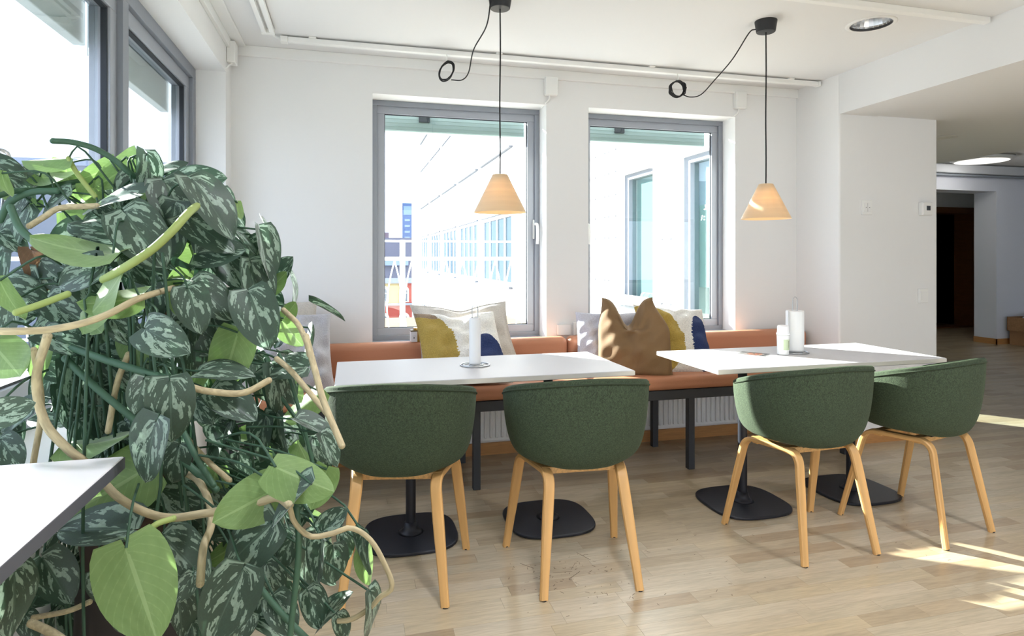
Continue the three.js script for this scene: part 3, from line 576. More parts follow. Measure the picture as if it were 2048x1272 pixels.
// ---------------------------------------------------------------- ceiling fittings
function addedDownLamp(x, y, z, power) { const s = new THREE.SpotLight(new THREE.Color(0.97, 0.97, 1.08), power, 0, 1.2, 1, 2); s.position.set(x, y - 0.02, z); s.target.position.set(x, 0, z); s.castShadow = true; s.shadow.radius = 4; s.name = 'added_downlight_light'; scene.add(s, s.target); }  // unseen ceiling lamps, added to brighten the floor and chair backs
{
  const d = thing('downlight', 'recessed round downlight with a faceted silver reflector in the ceiling', 'downlight', [2.634, CEIL, -2.66]);
  obj('trim_ring', lathe([[0.1, 0.0], [0.1, -0.004], [0.116, -0.003], [0.12, 0], [0.12, 0.004], [0.1, 0.004]], 48).translate(0, -0.0005, 0), std({ color: '#e9e9e7', roughness: 0.4 }), d);
  const g = lathe([[0.1005, -0.001], [0.1, 0.02], [0.085, 0.07], [0.06, 0.105], [0.0, 0.115]], 28).toNonIndexed(); g.computeVertexNormals();
  obj('reflector', g, std({ color: '#dcdcde', roughness: 0.22, metalness: 1, side: THREE.DoubleSide }), d);
  obj('rim', lathe([[0.1, -0.003], [0.1, 0.01], [0.0975, 0.01], [0.0975, -0.003], [0.1, -0.003]], 48), std({ color: '#3c3d40', roughness: 0.4 }), d);
  const glow = std({ color: '#ffffff', emissive: new THREE.Color(0.97, 0.97, 1.08), emissiveIntensity: 1.2 });
  obj('lamp_lens', cyl(0.055, 0.055, 0.004, 0, 0.095, 0), M.plastic, d);
  [[0.6, -0.9, 'added unseen downlight above the viewer near the left wall'], [2.634, -0.9, 'added unseen downlight above the viewer near the beam'], [0.6, 0.9, 'first added unseen downlight behind the viewer near the left wall'], [2.634, 0.9, 'first added unseen downlight behind the viewer near the beam'], [0.6, 2.7, 'last added unseen downlight behind the viewer near the left wall'], [2.634, 2.7, 'last added unseen downlight behind the viewer near the beam']].forEach(([x, z, label]) => {
    const q = thing('downlight', label, 'downlight', [x, CEIL, z]);
    obj('trim_ring', lathe([[0.1, 0], [0.1, -0.006], [0.116, -0.004], [0.12, 0], [0.1, 0]], 40), M.plastic, q);
    obj('lamp_lens', cyl(0.1, 0.1, 0.003, 0, -0.004, 0), glow, q);
    addedDownLamp(x, CEIL - 0.01, z, 9);  // added fill light; the visible downlight stays off
  });
  const e = thing('downlight', 'small round downlight in the lower ceiling past the pier', 'downlight', [4.592, LOW, -3.937]);
  obj('trim_ring', lathe([[0.07, 0], [0.07, -0.006], [0.1, -0.004], [0.104, 0], [0.07, 0]], 40), M.plastic, e);
  obj('lens', cyl(0.07, 0.07, 0.003, 0, -0.0035, 0), std({ color: '#f4f2ea', roughness: 0.3 }), e);
  const c = thing('ceiling_lamp', 'large flat round lamp, lit, on the ceiling of the back room', 'lamp', [8.0, HIGH, -6.3]);
  obj('body', lathe([[0, -0.05], [0.3, -0.05], [0.34, -0.035], [0.35, 0], [0, 0]], 64), M.plastic, c);
  obj('diffuser', lathe([[0, -0.056], [0.29, -0.054], [0.3, -0.049], [0, -0.049]], 64), std({ color: '#ffffff', emissive: new THREE.Color(1, 0.97, 0.9), emissiveIntensity: 0.8 }), c);
  const l = new THREE.PointLight(new THREE.Color(1, 0.96, 0.9), 0.5); l.position.set(8.0, HIGH - 0.12, -6.3); l.castShadow = true; l.shadow.radius = 5; l.name = 'ceiling_lamp_light'; scene.add(l);
  const s = thing('projection_screen', 'rolled up projection screen in a long grey case under the back room ceiling', 'screen', [0, 0, 0]);
  obj('case', box(7.72, 10.6, 2.42, 2.545, -6.86, -6.74, 0.02), std({ color: '#c9ccd0', roughness: 0.5 }), s);
  obj('bottom_bar', box(7.78, 10.55, 2.385, 2.415, -6.82, -6.78, 0.008), std({ color: '#8d949c', roughness: 0.5 }), s);
  obj('end_cap', box(7.4, 7.72, 2.4, 2.55, -6.865, -6.735, 0.02), M.plastic, s);
  obj('cable', tube([[7.5, 2.5, -6.74], [7.54, 2.47, -6.7], [7.52, 2.42, -6.7], [7.47, 2.41, -6.73]], 0.008, 20), M.cord, s);
}
// cardboard boxes
{
  const cb = std({ color: '#a9805a', map: rep(T.linen, 1, 1), roughness: 0.9 }), tape = std({ color: '#8d6a49', roughness: 0.6 });
  const carton = (label, x, y, z, w, h, d, turn, open) => {
    const t = thing('cardboard_box', label, 'box', [x, y, z], turn);
    obj('body', open ? [box(-w / 2, w / 2, 0, 0.006, -d / 2, d / 2), box(-w / 2, w / 2, 0, h, -d / 2, -d / 2 + 0.006), box(-w / 2, w / 2, 0, h, d / 2 - 0.006, d / 2), box(-w / 2, -w / 2 + 0.006, 0, h, -d / 2, d / 2), box(w / 2 - 0.006, w / 2, 0, h, -d / 2, d / 2)] : box(-w / 2, w / 2, 0, h, -d / 2, d / 2, 0.004), cb, t);
    obj('tape', box(-0.03, 0.03, h * 0.55, h - 0.004, d / 2, d / 2 + 0.001), tape, t);
    if (open) obj('flap', place(new THREE.BoxGeometry(w, 0.12, 0.006), 0, h - 0.05, d / 2 + 0.016, 0, -0.2), cb, t);
  };
  carton('closed cardboard box on the floor by the pale wall', 9.48, 0, -6.62, 0.62, 0.2, 0.4, 0.03, false);
  carton('open cardboard box stacked on the closed one', 9.47, 0.2, -6.62, 0.66, 0.2, 0.42, 0.02, true);
  const b = new THREE.IcosahedronGeometry(0.2, 5), p = b.attributes.position; for (let i = 0; i < p.count; i++) { const v = V(p.getX(i), p.getY(i), p.getZ(i)), n = fbm(v.x * 14 + 7, v.y * 14 + v.z * 11 + 5, 4); v.multiplyScalar(0.75 + 0.6 * n); p.setXYZ(i, v.x * 1.2, v.y * 0.5, v.z * 0.8); } b.computeVertexNormals();
  tag(obj('packing_film', b.translate(9.5, 0.36, -6.62), std({ color: '#d6dae2', roughness: 0.35 })), 'crumpled clear packing film in the open cardboard box', 'packing film');
}
// ---------------------------------------------------------------- outside
{
  const bays = [[-15.7, -12.67], [-19.19, -16.28], [-22.77, -19.76], [-26.29, -23.42], [-29.92, -26.98]];
  const floors = [[0.65, 2.2, 0], [3.63, 5.33, 1], [6.72, 8.4, 1], [-2.5, -0.86, 0]];
  const near = [[-7.18, -6.29, 0.68, 2.28], [-5.75, -4.7, 0.12, 2.28]];
  const holes = [...near]; for (const [a, b] of bays) for (const [c, d] of floors) holes.push([a, b, c, d]);
  const o = thing('office_building', 'white clad office building with bands of windows outside', 'building', [0, 0, 0]);
  obj('wall', slabX(-34, -4.28, -14, 10, 3.3, 3.75, holes), M.facade, o);
  obj('wall', [box(3.3, 16, -14, 10, -34.4, -34), box(3.75, 11.2, 2.95, 10, -34, 4.4)], M.facade, o);
  const alu = std({ color: '#dfe3e8', roughness: 0.5 }), ledge = std({ color: '#555a61', roughness: 0.6 });
  const blue = phys({ color: '#2b4450', roughness: 0.1, specularIntensity: 0.35 }), pale = std({ color: '#dfe5ea', roughness: 0.3 });  // pale upper panes carry the bright sky reflection in their colour
  const dark = std({ color: '#6f7680', roughness: 0.5 });
  for (const [a, b] of bays) for (const [c, d, up] of floors) {
    const w = obj('window', [box(3.33, 3.4, c, c + 0.06, a, b), box(3.33, 3.4, d - 0.06, d, a, b), box(3.33, 3.4, c + 0.06, d - 0.06, a, a + 0.07), box(3.33, 3.4, c + 0.06, d - 0.06, b - 0.07, b), ...[1, 2, 3].map((k) => { const z = lerp(a, b, k / 4); return box(3.33, 3.4, c + 0.06, d - 0.06, z - 0.035, z + 0.035); })], alu, o);
    obj('sill', [box(3.22, 3.3, c - 0.06, c - 0.02, a - 0.08, b + 0.08), box(3.25, 3.3, d + 0.02, d + 0.06, a - 0.08, b + 0.08)], ledge, w);
    for (let k = 0; k < 4; k++) { const z0 = lerp(a, b, k / 4) + 0.035, z1 = lerp(a, b, (k + 1) / 4) - 0.035; obj('pane', box(3.36, 3.37, c + 0.06, d - 0.06, z0, z1), up ? pale : blue, w); }
  }
  const green = phys({ color: '#e8f2f0', transmission: 1, roughness: 0, thickness: 0, ior: 1.5 });
  near.forEach(([a, b, c, d], i) => {
    const w = obj('window', [box(3.34, 3.44, c, c + 0.07, a, b), box(3.34, 3.44, d - 0.07, d, a, b), box(3.34, 3.44, c + 0.07, d - 0.07, a, a + 0.12), box(3.34, 3.44, c + 0.07, d - 0.07, b - 0.06, b)], dark, o);
    obj('pane', box(3.39, 3.3905, c + 0.07, d - 0.07, a + 0.12, b - 0.06), green, w);
    obj('reveal_frame', [box(3.27, 3.2995, d - 0.004, d + 0.06, a - 0.06, b + 0.06), box(3.27, 3.2995, c, d - 0.006, a - 0.06, a + 0.004), box(3.27, 3.2995, c, d - 0.006, b - 0.004, b + 0.05)], alu, w);
    const teal = std({ color: '#8c9c9a', roughness: 0.9 }), lilac = std({ color: '#9a9fae', roughness: 0.9 }), grey2 = std({ color: '#6c7488', roughness: 0.9 });  // opaque backing behind the glass; tones also imitate its glare and sky reflection
    if (!i) { obj('backing_blind', box(3.446, 3.45, c + 0.01, d - 0.01, a + 0.01, b - 0.01), teal, w); obj('ledge', box(3.1, 3.3, c - 0.05, c - 0.02, a - 0.05, b + 0.1), ledge, w); }
    else { obj('backing_blind', box(3.446, 3.45, 1.78, d - 0.01, a + 0.01, b - 0.01), lilac, w); obj('backing_curtain', box(3.447, 3.451, 0.95, 1.78, a + 0.01, a + 0.42), teal, w); obj('backing_curtain', box(3.448, 3.452, 0.95, 1.78, a + 0.42, b - 0.01), grey2, w); }
  });
  const font = await new FontLoader().loadAsync('fonts/droid/droid_sans_bold.typeface.json');
  const txt = (s, z, y) => { const g = new TextGeometry(s, { font, size: 0.05, depth: 0.002, curveSegments: 3 }); g.rotateY(-Math.PI / 2); g.translate(3.385, y, z); return g; };
  obj('reflected_lettering', [txt('.W9', -5.45, 1.72), txt('/ :', -5.5, 1.62)], std({ color: '#ffffff', roughness: 0.6 }), o);  // solid letters on the pane stand in for mirrored, reflected writing
  // panel joints, rivets, wall boxes
  const riv = []; for (const y of [0.95, 1.22, 1.51, 1.785, 2.06, 2.355, 2.64, 2.9]) for (const z of [-8.25, -8.05, -7.71, -7.58, -7.36]) riv.push(new THREE.CylinderGeometry(0.014, 0.014, 0.014, 8).rotateZ(Math.PI / 2).translate(3.296, y, z));
  for (const y of [0.75, 1.45, 2.5]) for (const z of [-6.14, -5.95]) riv.push(new THREE.CylinderGeometry(0.014, 0.014, 0.014, 8).rotateZ(Math.PI / 2).translate(3.296, y, z));
  const rv = obj('rivets', riv, std({ color: '#565b62', roughness: 0.5 }), o); rv.userData.kind = 'stuff';
  const fl = obj('floodlight', [box(3.1, 3.24, 2.23, 2.4, -6.22, -6.02, 0.01), box(3.24, 3.3, 2.26, 2.37, -6.16, -6.06, 0.005)], std({ color: '#b3bcc6', roughness: 0.5 }), o);
  obj('bracket', [box(3.2, 3.3, 2.4, 2.75, -6.16, -6.12)], std({ color: '#c9cdd2', roughness: 0.5 }), o);
  for (const y of [1.93, 1.365]) obj('wall_box', box(3.24, 3.3, y - 0.06, y + 0.06, -5.87, -5.79, 0.006), std({ color: '#aab0b8', roughness: 0.5 }), o);
}
{
  const t = thing('rolled_awning', 'rolled white awning tied with dark straps below the teal window outside', 'awning', [3.17, 0.7, 0]);
  const g = new THREE.CylinderGeometry(0.055, 0.055, 0.95, 24); g.rotateX(Math.PI / 2); g.translate(0, 0.055, -6.72); obj('roll', g, std({ color: '#f4f4f2', roughness: 0.8 }), t);
  for (let k = 0; k < 6; k++) { const s = new THREE.CylinderGeometry(0.057, 0.057, 0.02, 24); s.rotateX(Math.PI / 2); s.translate(0, 0.055, -7.1 + k * 0.15); obj('strap', s, std({ color: '#6a7078', roughness: 0.6 }), t); }
}
{
  const wht = std({ color: '#f3f3f2', roughness: 0.5 });
  const r = thing('balcony_railing', 'white metal terrace railing with pointed arches outside the left back window', 'railing', [0, 0, -5.2]);
  obj('top_rail', box(-2.5, 2.33, 1.378, 1.394, -0.012, 0.012), wht, r);
  obj('middle_rail', box(-2.5, 2.33, 1.225, 1.255, -0.018, 0.018), wht, r);
  obj('bottom_rail', box(-2.5, 2.33, 0.645, 0.665, -0.015, 0.015), wht, r);
  for (const x of [-2.0, -0.79, 0.42, 1.63, 2.31]) obj('post', box(x - 0.02, x + 0.02, 0.42, 1.395, -0.02, 0.02), wht, r);
  const arch = tube([[-0.045, 0.66, 0], [-0.06, 0.8, 0], [-0.058, 0.92, 0], [-0.035, 1.08, 0], [0, 1.225, 0]], 0.006, 24, 6), arch2 = tube([[0.045, 0.66, 0], [0.06, 0.8, 0], [0.058, 0.92, 0], [0.035, 1.08, 0], [0, 1.225, 0]], 0.006, 24, 6), both = merge([arch, arch2]);
  for (let k = 0; k < 37; k++) { const x = 0.356 + (k - 18) * 0.142; if (Math.abs(((x - 0.42 + 12.1) % 1.21)) < 0.02 || x > 2.26 || x < -2.4) continue; const m = obj('arch', both, wht, r); m.position.x = x; }
  struct('terrace', [box(-3, 3.3, 0.1, 0.42, -5.4, -4.12)], std({ color: '#d9d9d6', roughness: 0.9 }), 'pale terrace ledge under the railing', 'terrace');
  // street ground far below
  struct('ground', box(-140, 160, -14.4, -14, -200, 120), std({ color: '#9a9a98', roughness: 0.95 }), 'grey street far below the windows', 'ground');
}
{
  const b = thing('brick_building', 'red and cream brick building with a slate roof far beyond the railing', 'building', [0, 0, -60]);
  obj('ground_storey', box(-4, 12, -14, -3.2, -8, 0), std({ color: '#9d4a3e', roughness: 0.9 }), b);
  obj('upper_storey', box(-4, 12, -3.2, -0.9, -8, 0), std({ color: '#b9a36e', roughness: 0.9 }), b);
  obj('pier', [box(4.6, 6.2, -3.2, -0.9, 0, 0.15), box(-1, 0.6, -3.2, -0.9, 0, 0.15)], std({ color: '#a85044', roughness: 0.9 }), b);
  obj('cornice', [box(-4.2, 12.2, -1.2, -0.7, 0, 0.5), box(-4.1, 12.1, -3.3, -3.1, 0, 0.3)], std({ color: '#8f949c', roughness: 0.8 }), b);
  const rs = new THREE.Shape([new THREE.Vector2(0, -0.7), new THREE.Vector2(-8, -0.7), new THREE.Vector2(-6.5, 3.2), new THREE.Vector2(-1.5, 3.2)]);
  const rg = new THREE.ExtrudeGeometry(rs, { depth: 16, bevelEnabled: false }); rg.rotateY(Math.PI / 2); rg.rotateY(Math.PI); rg.scale(1, 1, 1);
  const rg2 = new THREE.BufferGeometry(); { const A = [[-4, -0.7, 0.2], [12, -0.7, 0.2], [12, 3.2, -2], [-4, 3.2, -2], [-4, 3.2, -6], [12, 3.2, -6], [12, -0.7, -8], [-4, -0.7, -8]]; const q = (a, b2, c, d) => [A[a], A[b2], A[c], A[a], A[c], A[d]].flat(); rg2.setAttribute('position', new THREE.Float32BufferAttribute([...q(0, 1, 2, 3), ...q(3, 2, 5, 4), ...q(4, 5, 6, 7), ...[A[0], A[3], A[4], A[0], A[4], A[7]].flat(), ...[A[1], A[6], A[5], A[1], A[5], A[2]].flat()], 3)); rg2.computeVertexNormals(); }
  obj('roof', rg2, std({ color: '#4d4a58', roughness: 0.7 }), b);
  obj('skylight', [box(3.2, 5.4, 0.5, 1.2, -0.9, 0.1), box(0, 2.2, 0.5, 1.2, -0.9, 0.1)], std({ color: '#5d7796', roughness: 0.2 }), b);
  const wm = std({ color: '#c9c4ba', roughness: 0.8 }), pm = std({ color: '#3c4c5c', roughness: 0.15 });
  const archW = (x, y, w, h) => {
    const s = new THREE.Shape(); s.moveTo(-w / 2, 0); s.lineTo(w / 2, 0); s.lineTo(w / 2, h); s.absarc(0, h, w / 2, 0, Math.PI); s.lineTo(-w / 2, 0);
    const big = new THREE.ExtrudeGeometry(s, { depth: 0.25, bevelEnabled: false }); const k = big.clone().scale(0.62, 0.78, 1).translate(0, 0.1, 0.04);
    const f = obj('window', big.translate(x, y, 0), wm, b); obj('pane', k.translate(x, y, 0), pm, f); obj('mullion', [box(x - 0.04, x + 0.04, y + 0.1, y + h + 0.3, 0.29, 0.33), box(x - w * 0.3, x + w * 0.3, y + h * 0.75, y + h * 0.75 + 0.08, 0.29, 0.33)], wm, f);
  };
  for (const x of [-1.2, 1.0, 3.1, 5.0, 6.9]) { archW(x, -5.7, 1.0, 1.2); archW(x, -3.0, 0.9, 1.1); }
  const tw = thing('tower_block', 'slim blue grey tower block on the skyline beyond the railing', 'building', [0, 0, -80]);
  obj('body', box(6.45, 7.7, -14, 8.2, -4, 0), std({ color: '#4a6590', roughness: 0.6 }), tw);
  for (let k = 0; k < 8; k++) obj('window_band', box(6.75, 7.4, 5.9 - k * 0.75, 6.15 - k * 0.75, 0, 0.05), std({ color: '#8aa0c0', roughness: 0.3 }), tw);
  obj('crown', box(6.6, 7.6, 6.7, 7.8, 0, 0.06), std({ color: '#7f9bc4', roughness: 0.4 }), tw);
  const c = thing('dark_roof_house', 'house with a dark ridge roof left of the tower block', 'building', [0, 0, -75]);
  obj('wall', box(0, 6.2, -14, 2, -6, 0), std({ color: '#77506a', roughness: 0.9 }), c);
  const rf = new THREE.CylinderGeometry(0.01, 4.4, 2.2, 4); rf.rotateY(Math.PI / 4); rf.translate(3.1, 3.1, -3); obj('roof', rf, std({ color: '#4b3a4a', roughness: 0.8 }), c);
  obj('chimney', [box(4.1, 4.6, 2.8, 4.3, -2.6, -2.1), box(2.2, 2.5, 3.2, 4.6, -3.2, -2.9)], std({ color: '#6a5560', roughness: 0.9 }), c);
  const l = thing('rooftop_block', 'blue grey rooftop building outside the window behind the plant', 'building', [-19, 0, -46]);
  obj('wall', box(-7, 7.5, -14, 7.4, -6, 0), std({ color: '#5a6577', roughness: 0.8 }), l);
  obj('penthouse', box(-1.2, 2.6, 7.4, 8.6, -5, -0.3), std({ color: '#eeeeec', roughness: 0.7 }), l);
  obj('parapet', box(-7.1, 7.6, 7.2, 7.6, -0.3, 0.1), std({ color: '#79859a', roughness: 0.7 }), l);
}
// ---------------------------------------------------------------- high table in front of the plant
{
  const t = thing('high_table', 'white table corner with a dark edge in the left foreground', 'table', [-0.585, 0, -0.98]);
  const hw = 0.2, hd = 0.25;
  const top = obj('tabletop', box(-hw, hw, 0.878, 0.9, -hd, hd, 0.003), std({ color: '#eceae8', roughness: 0.25 }), t);
  obj('edge_band', box(-hw - 0.001, hw + 0.001, 0.8785, 0.898, -hd - 0.001, hd + 0.001), std({ color: '#55565c', roughness: 0.6 }), top);
  obj('column', cyl(0.028, 0.028, 0.86, 0, 0.012, 0), M.base, t);
  obj('foot_plate', box(-0.2, 0.2, 0, 0.012, -0.2, 0.2, 0.005), M.base, t);
  obj('mounting_plate', box(-0.1, 0.1, 0.866, 0.878, -0.1, 0.1), M.base, t);
}
// ---------------------------------------------------------------- the plant
const LEAVES = [
[-0.571,1.458,-1.493,-0.664,1.448,-1.517,0.215,-0.83,-0.515,0.071,'L'],
[-0.508,1.459,-1.559,-0.568,1.418,-1.575,0.311,-0.095,-0.946,0.055,'L'],
[-0.49,1.456,-1.534,-0.458,1.425,-1.525,-0.386,-0.588,-0.711,0.033,'L'],
[-0.58,1.427,-1.619,-0.627,1.42,-1.619,-0.021,0.161,-0.987,0.035,'L'],
[-0.389,1.459,-1.6,-0.491,1.456,-1.627,-0.154,0.862,0.484,0.078,'V'],
[-0.367,1.402,-1.481,-0.262,1.428,-1.453,-0.324,0.398,0.858,0.083,'V'],
[-0.307,1.406,-1.372,-0.221,1.294,-1.35,0.595,0.572,0.565,0.106,'V'],
[-0.381,1.439,-1.567,-0.412,1.406,-1.562,0.257,-0.093,0.962,0.034,'V'],
[-0.453,1.404,-1.524,-0.376,1.351,-1.504,0.166,0.551,0.817,0.071,'V'],
[-0.363,1.387,-1.48,-0.309,1.331,-1.466,0.295,0.492,0.819,0.059,'V'],
[-0.422,1.336,-1.351,-0.346,1.234,-1.329,0.077,0.261,0.962,0.096,'V'],
[-0.327,1.334,-1.398,-0.227,1.267,-1.372,0.208,0.604,0.769,0.091,'V'],
[-0.411,1.377,-1.389,-0.525,1.348,-1.419,-0.332,0.829,0.45,0.09,'V'],
[-0.429,1.257,-1.311,-0.574,1.265,-1.349,0.04,-0.935,-0.352,0.112,'L'],
[-0.443,1.233,-1.304,-0.527,1.198,-1.326,-0.352,0.282,0.893,0.069,'V'],
[-0.452,1.143,-1.255,-0.369,1.226,-1.233,0.618,-0.451,-0.644,0.088,'L'],
[-0.368,1.18,-1.254,-0.464,1.154,-1.279,0.357,-0.695,-0.624,0.075,'L'],
[-0.304,1.19,-1.32,-0.274,1.116,-1.279,0.074,0.502,0.862,0.067,'V'],
[-0.302,1.201,-1.361,-0.225,1.138,-1.341,0.205,0.521,0.828,0.075,'V'],
[-0.197,1.178,-1.343,-0.155,1.076,-1.296,0.008,0.424,0.906,0.088,'V'],
[-0.271,1.268,-1.445,-0.17,1.178,-1.419,0.289,0.556,0.779,0.101,'V'],
[-0.188,1.31,-1.424,-0.161,1.201,-1.417,0.871,0.242,0.428,0.084,'V'],
[-0.335,1.129,-1.173,-0.265,1.099,-1.122,-0.377,0.469,0.799,0.068,'V'],
[-0.17,1.193,-1.512,-0.128,1.253,-1.501,-0.426,0.136,0.895,0.055,'V'],
[-0.177,1.177,-1.493,-0.134,1.216,-1.482,0.496,-0.316,-0.809,0.044,'L'],
[-0.141,1.116,-1.442,-0.111,1.153,-1.435,0.297,-0.037,-0.954,0.036,'L'],
[-0.182,1.17,-1.515,-0.145,1.144,-1.484,-0.38,0.445,0.811,0.041,'V'],
[-0.147,1.11,-1.465,-0.104,1.049,-1.453,-0.399,-0.425,-0.812,0.056,'L'],
[-0.297,1.249,-1.504,-0.271,1.191,-1.497,-0.702,-0.388,-0.597,0.047,'L'],
[-0.652,1.413,-1.411,-0.646,1.365,-1.409,-0.95,-0.137,-0.279,0.036,'L'],
[-0.59,1.21,-1.27,-0.559,1.136,-1.262,-0.89,-0.394,-0.228,0.059,'L'],
[-0.671,1.197,-1.457,-0.584,1.156,-1.434,0.069,0.586,0.807,0.073,'V'],
[-0.59,1.165,-1.456,-0.518,1.112,-1.438,0.081,0.429,0.9,0.067,'V'],
[-0.46,1.128,-1.402,-0.406,1.076,-1.388,0.194,0.437,0.878,0.056,'V'],
[-0.354,1.105,-1.457,-0.293,1.059,-1.405,-0.253,0.551,0.795,0.069,'V'],
[-0.28,1.122,-1.458,-0.221,1.063,-1.412,-0.172,0.496,0.851,0.071,'V'],
[-0.629,1.242,-1.508,-0.558,1.192,-1.461,-0.191,0.52,0.833,0.073,'V'],
[-0.479,1.264,-1.489,-0.437,1.217,-1.45,-0.105,0.584,0.805,0.055,'V'],
[-0.403,1.263,-1.387,-0.349,1.232,-1.359,-0.264,0.343,0.901,0.05,'V'],
[-0.57,1.387,-1.492,-0.631,1.347,-1.509,-0.515,0.517,0.684,0.055,'V'],
[-0.664,1.374,-1.579,-0.673,1.338,-1.582,0.073,0.048,-0.996,0.028,'L'],
[-0.659,1.38,-1.516,-0.694,1.343,-1.525,-0.237,-0.017,0.971,0.038,'V'],
[-0.506,1.36,-1.455,-0.471,1.328,-1.446,0.204,0.462,0.863,0.036,'V'],
[-0.574,1.102,-1.39,-0.487,1.075,-1.368,0.101,0.816,0.57,0.07,'V'],
[-0.493,1.132,-1.369,-0.454,1.101,-1.341,0.133,-0.567,-0.813,0.043,'L'],
[-0.71,1.3,-1.529,-0.654,1.267,-1.515,0.254,0.725,0.64,0.049,'V'],
[-0.464,1.426,-1.61,-0.398,1.377,-1.592,0.288,0.648,0.705,0.062,'V'],
[-0.553,1.315,-1.592,-0.586,1.264,-1.588,0.284,-0.108,0.953,0.045,'V'],
[-0.236,1.369,-1.447,-0.235,1.331,-1.446,-0.706,-0.043,-0.707,0.028,'L'],
[-0.609,1.166,-1.348,-0.622,1.105,-1.351,-0.178,-0.016,0.984,0.046,'V'],
[-0.539,1.005,-1.123,-0.478,1.022,-1.127,0.044,0.094,0.995,0.047,'V'],
[-0.59,1.1,-1.25,-0.523,1.044,-1.201,0.029,-0.637,-0.77,0.074,'L'],
[-0.573,0.943,-1.493,-0.495,0.983,-1.51,0.16,0.09,0.983,0.066,'V'],
[-0.363,1.028,-1.263,-0.368,0.975,-1.228,0.319,0.505,0.802,0.047,'V'],
[-0.301,1.036,-1.185,-0.292,0.935,-1.163,0.239,0.22,0.946,0.077,'V'],
[-0.314,0.976,-1.157,-0.342,0.869,-1.164,-0.539,0.082,0.838,0.082,'V'],
[-0.31,0.896,-1.28,-0.334,0.818,-1.286,-0.215,-0.013,0.977,0.061,'V'],
[-0.525,0.886,-1.377,-0.403,0.888,-1.346,0.08,-0.968,-0.24,0.093,'L'],
[-0.368,0.855,-1.305,-0.512,0.759,-1.343,0.435,-0.324,-0.84,0.131,'L'],
[-0.382,0.758,-1.257,-0.512,0.762,-1.291,-0.086,0.895,0.438,0.099,'V'],
[-0.325,0.814,-1.046,-0.274,0.685,-1.013,-0.287,-0.342,-0.895,0.106,'L'],
[-0.122,0.822,-1.065,-0.209,0.742,-1.088,-0.498,0.315,0.808,0.089,'V'],
[-0.161,0.767,-1.034,-0.206,0.665,-1.023,-0.001,0.11,0.994,0.083,'V'],
[-0.112,0.872,-1.083,-0.208,0.828,-1.081,0.094,-0.246,-0.965,0.079,'L'],
[-0.116,0.912,-1.064,-0.025,0.869,-1.04,-0.158,-0.709,-0.688,0.077,'L'],
[-0.038,0.888,-1.105,-0.06,0.823,-1.111,0.307,-0.02,-0.951,0.051,'L'],
[-0.059,0.892,-1.028,-0.123,0.825,-1.045,-0.738,0.651,0.18,0.07,'V'],
[-0.281,1.03,-1.314,-0.186,1.047,-1.289,-0.243,0.93,0.276,0.074,'V'],
[-0.26,0.984,-1.329,-0.176,0.931,-1.307,0.238,0.665,0.708,0.075,'V'],
[-0.156,1.023,-1.384,-0.122,0.926,-1.375,0.742,0.317,0.59,0.076,'V'],
[-0.149,0.919,-1.383,-0.149,0.813,-1.383,-0.755,0.0,0.655,0.078,'V'],
[-0.052,0.902,-1.275,-0.018,0.84,-1.266,0.703,0.466,0.537,0.053,'V'],
[-0.101,0.926,-1.308,-0.031,0.896,-1.29,0.299,0.903,0.307,0.057,'V'],
[-0.048,0.756,-1.17,-0.005,0.797,-1.159,-0.498,0.304,0.812,0.045,'V'],
[-0.049,0.747,-1.15,-0.059,0.669,-1.152,-0.814,0.082,0.574,0.058,'V'],
[-0.03,0.728,-1.165,-0.028,0.659,-1.165,0.441,0.019,0.897,0.051,'V'],
[-0.013,0.743,-1.182,0.001,0.693,-1.178,0.566,0.218,0.795,0.038,'V'],
[0.022,0.761,-1.131,0.011,0.681,-1.134,-0.897,0.114,0.427,0.06,'V'],
[0.029,0.719,-1.16,0.033,0.653,-1.159,-0.738,-0.055,-0.672,0.049,'L'],
[0.035,0.668,-1.107,0.05,0.588,-1.103,0.868,0.187,0.461,0.061,'V'],
[-0.103,0.735,-1.205,-0.133,0.677,-1.213,-0.542,0.17,0.823,0.049,'V'],
[-0.072,0.657,-1.156,-0.045,0.591,-1.149,0.551,0.309,0.775,0.053,'V'],
[-0.052,0.589,-1.171,-0.007,0.652,-1.16,-0.818,0.56,0.13,0.057,'V'],
[-0.125,0.669,-1.128,-0.09,0.615,-1.1,0.07,0.5,0.863,0.052,'V'],
[-0.483,0.784,-1.077,-0.473,0.686,-1.075,0.928,0.101,0.358,0.073,'V'],
[-0.537,0.705,-1.298,-0.486,0.624,-1.285,0.549,0.46,0.697,0.072,'V'],
[-0.459,0.661,-1.319,-0.44,0.605,-1.308,0.34,0.285,0.896,0.044,'V'],
[-0.377,0.791,-1.38,-0.267,0.748,-1.346,-0.09,0.47,0.878,0.091,'V'],
[-0.331,0.737,-1.265,-0.252,0.678,-1.212,-0.053,0.628,0.776,0.083,'V'],
[-0.23,0.833,-1.424,-0.204,0.792,-1.398,0.002,0.544,0.839,0.041,'V'],
[-0.022,0.615,-1.143,-0.006,0.571,-1.139,0.497,0.251,0.83,0.035,'V'],
[-0.655,0.897,-1.412,-0.608,0.851,-1.381,0.099,0.623,0.776,0.054,'V'],
[-0.073,0.866,-1.383,-0.049,0.819,-1.361,-0.024,0.421,0.907,0.043,'V'],
[-0.113,0.85,-1.435,-0.089,0.796,-1.429,-0.398,-0.275,-0.875,0.044,'L'],
[-0.392,0.651,-1.239,-0.373,0.583,-1.234,0.689,0.247,0.682,0.052,'V'],
[-0.301,0.964,-1.371,-0.268,0.932,-1.328,-0.185,0.71,0.679,0.047,'V'],
[-0.166,0.627,-1.16,-0.185,0.59,-1.147,0.033,0.307,0.951,0.032,'V'],
[-0.137,1.018,-1.441,-0.112,0.975,-1.426,0.009,-0.343,-0.939,0.038,'L'],
[-0.137,0.983,-1.441,-0.108,0.929,-1.434,-0.301,-0.284,-0.91,0.046,'L'],
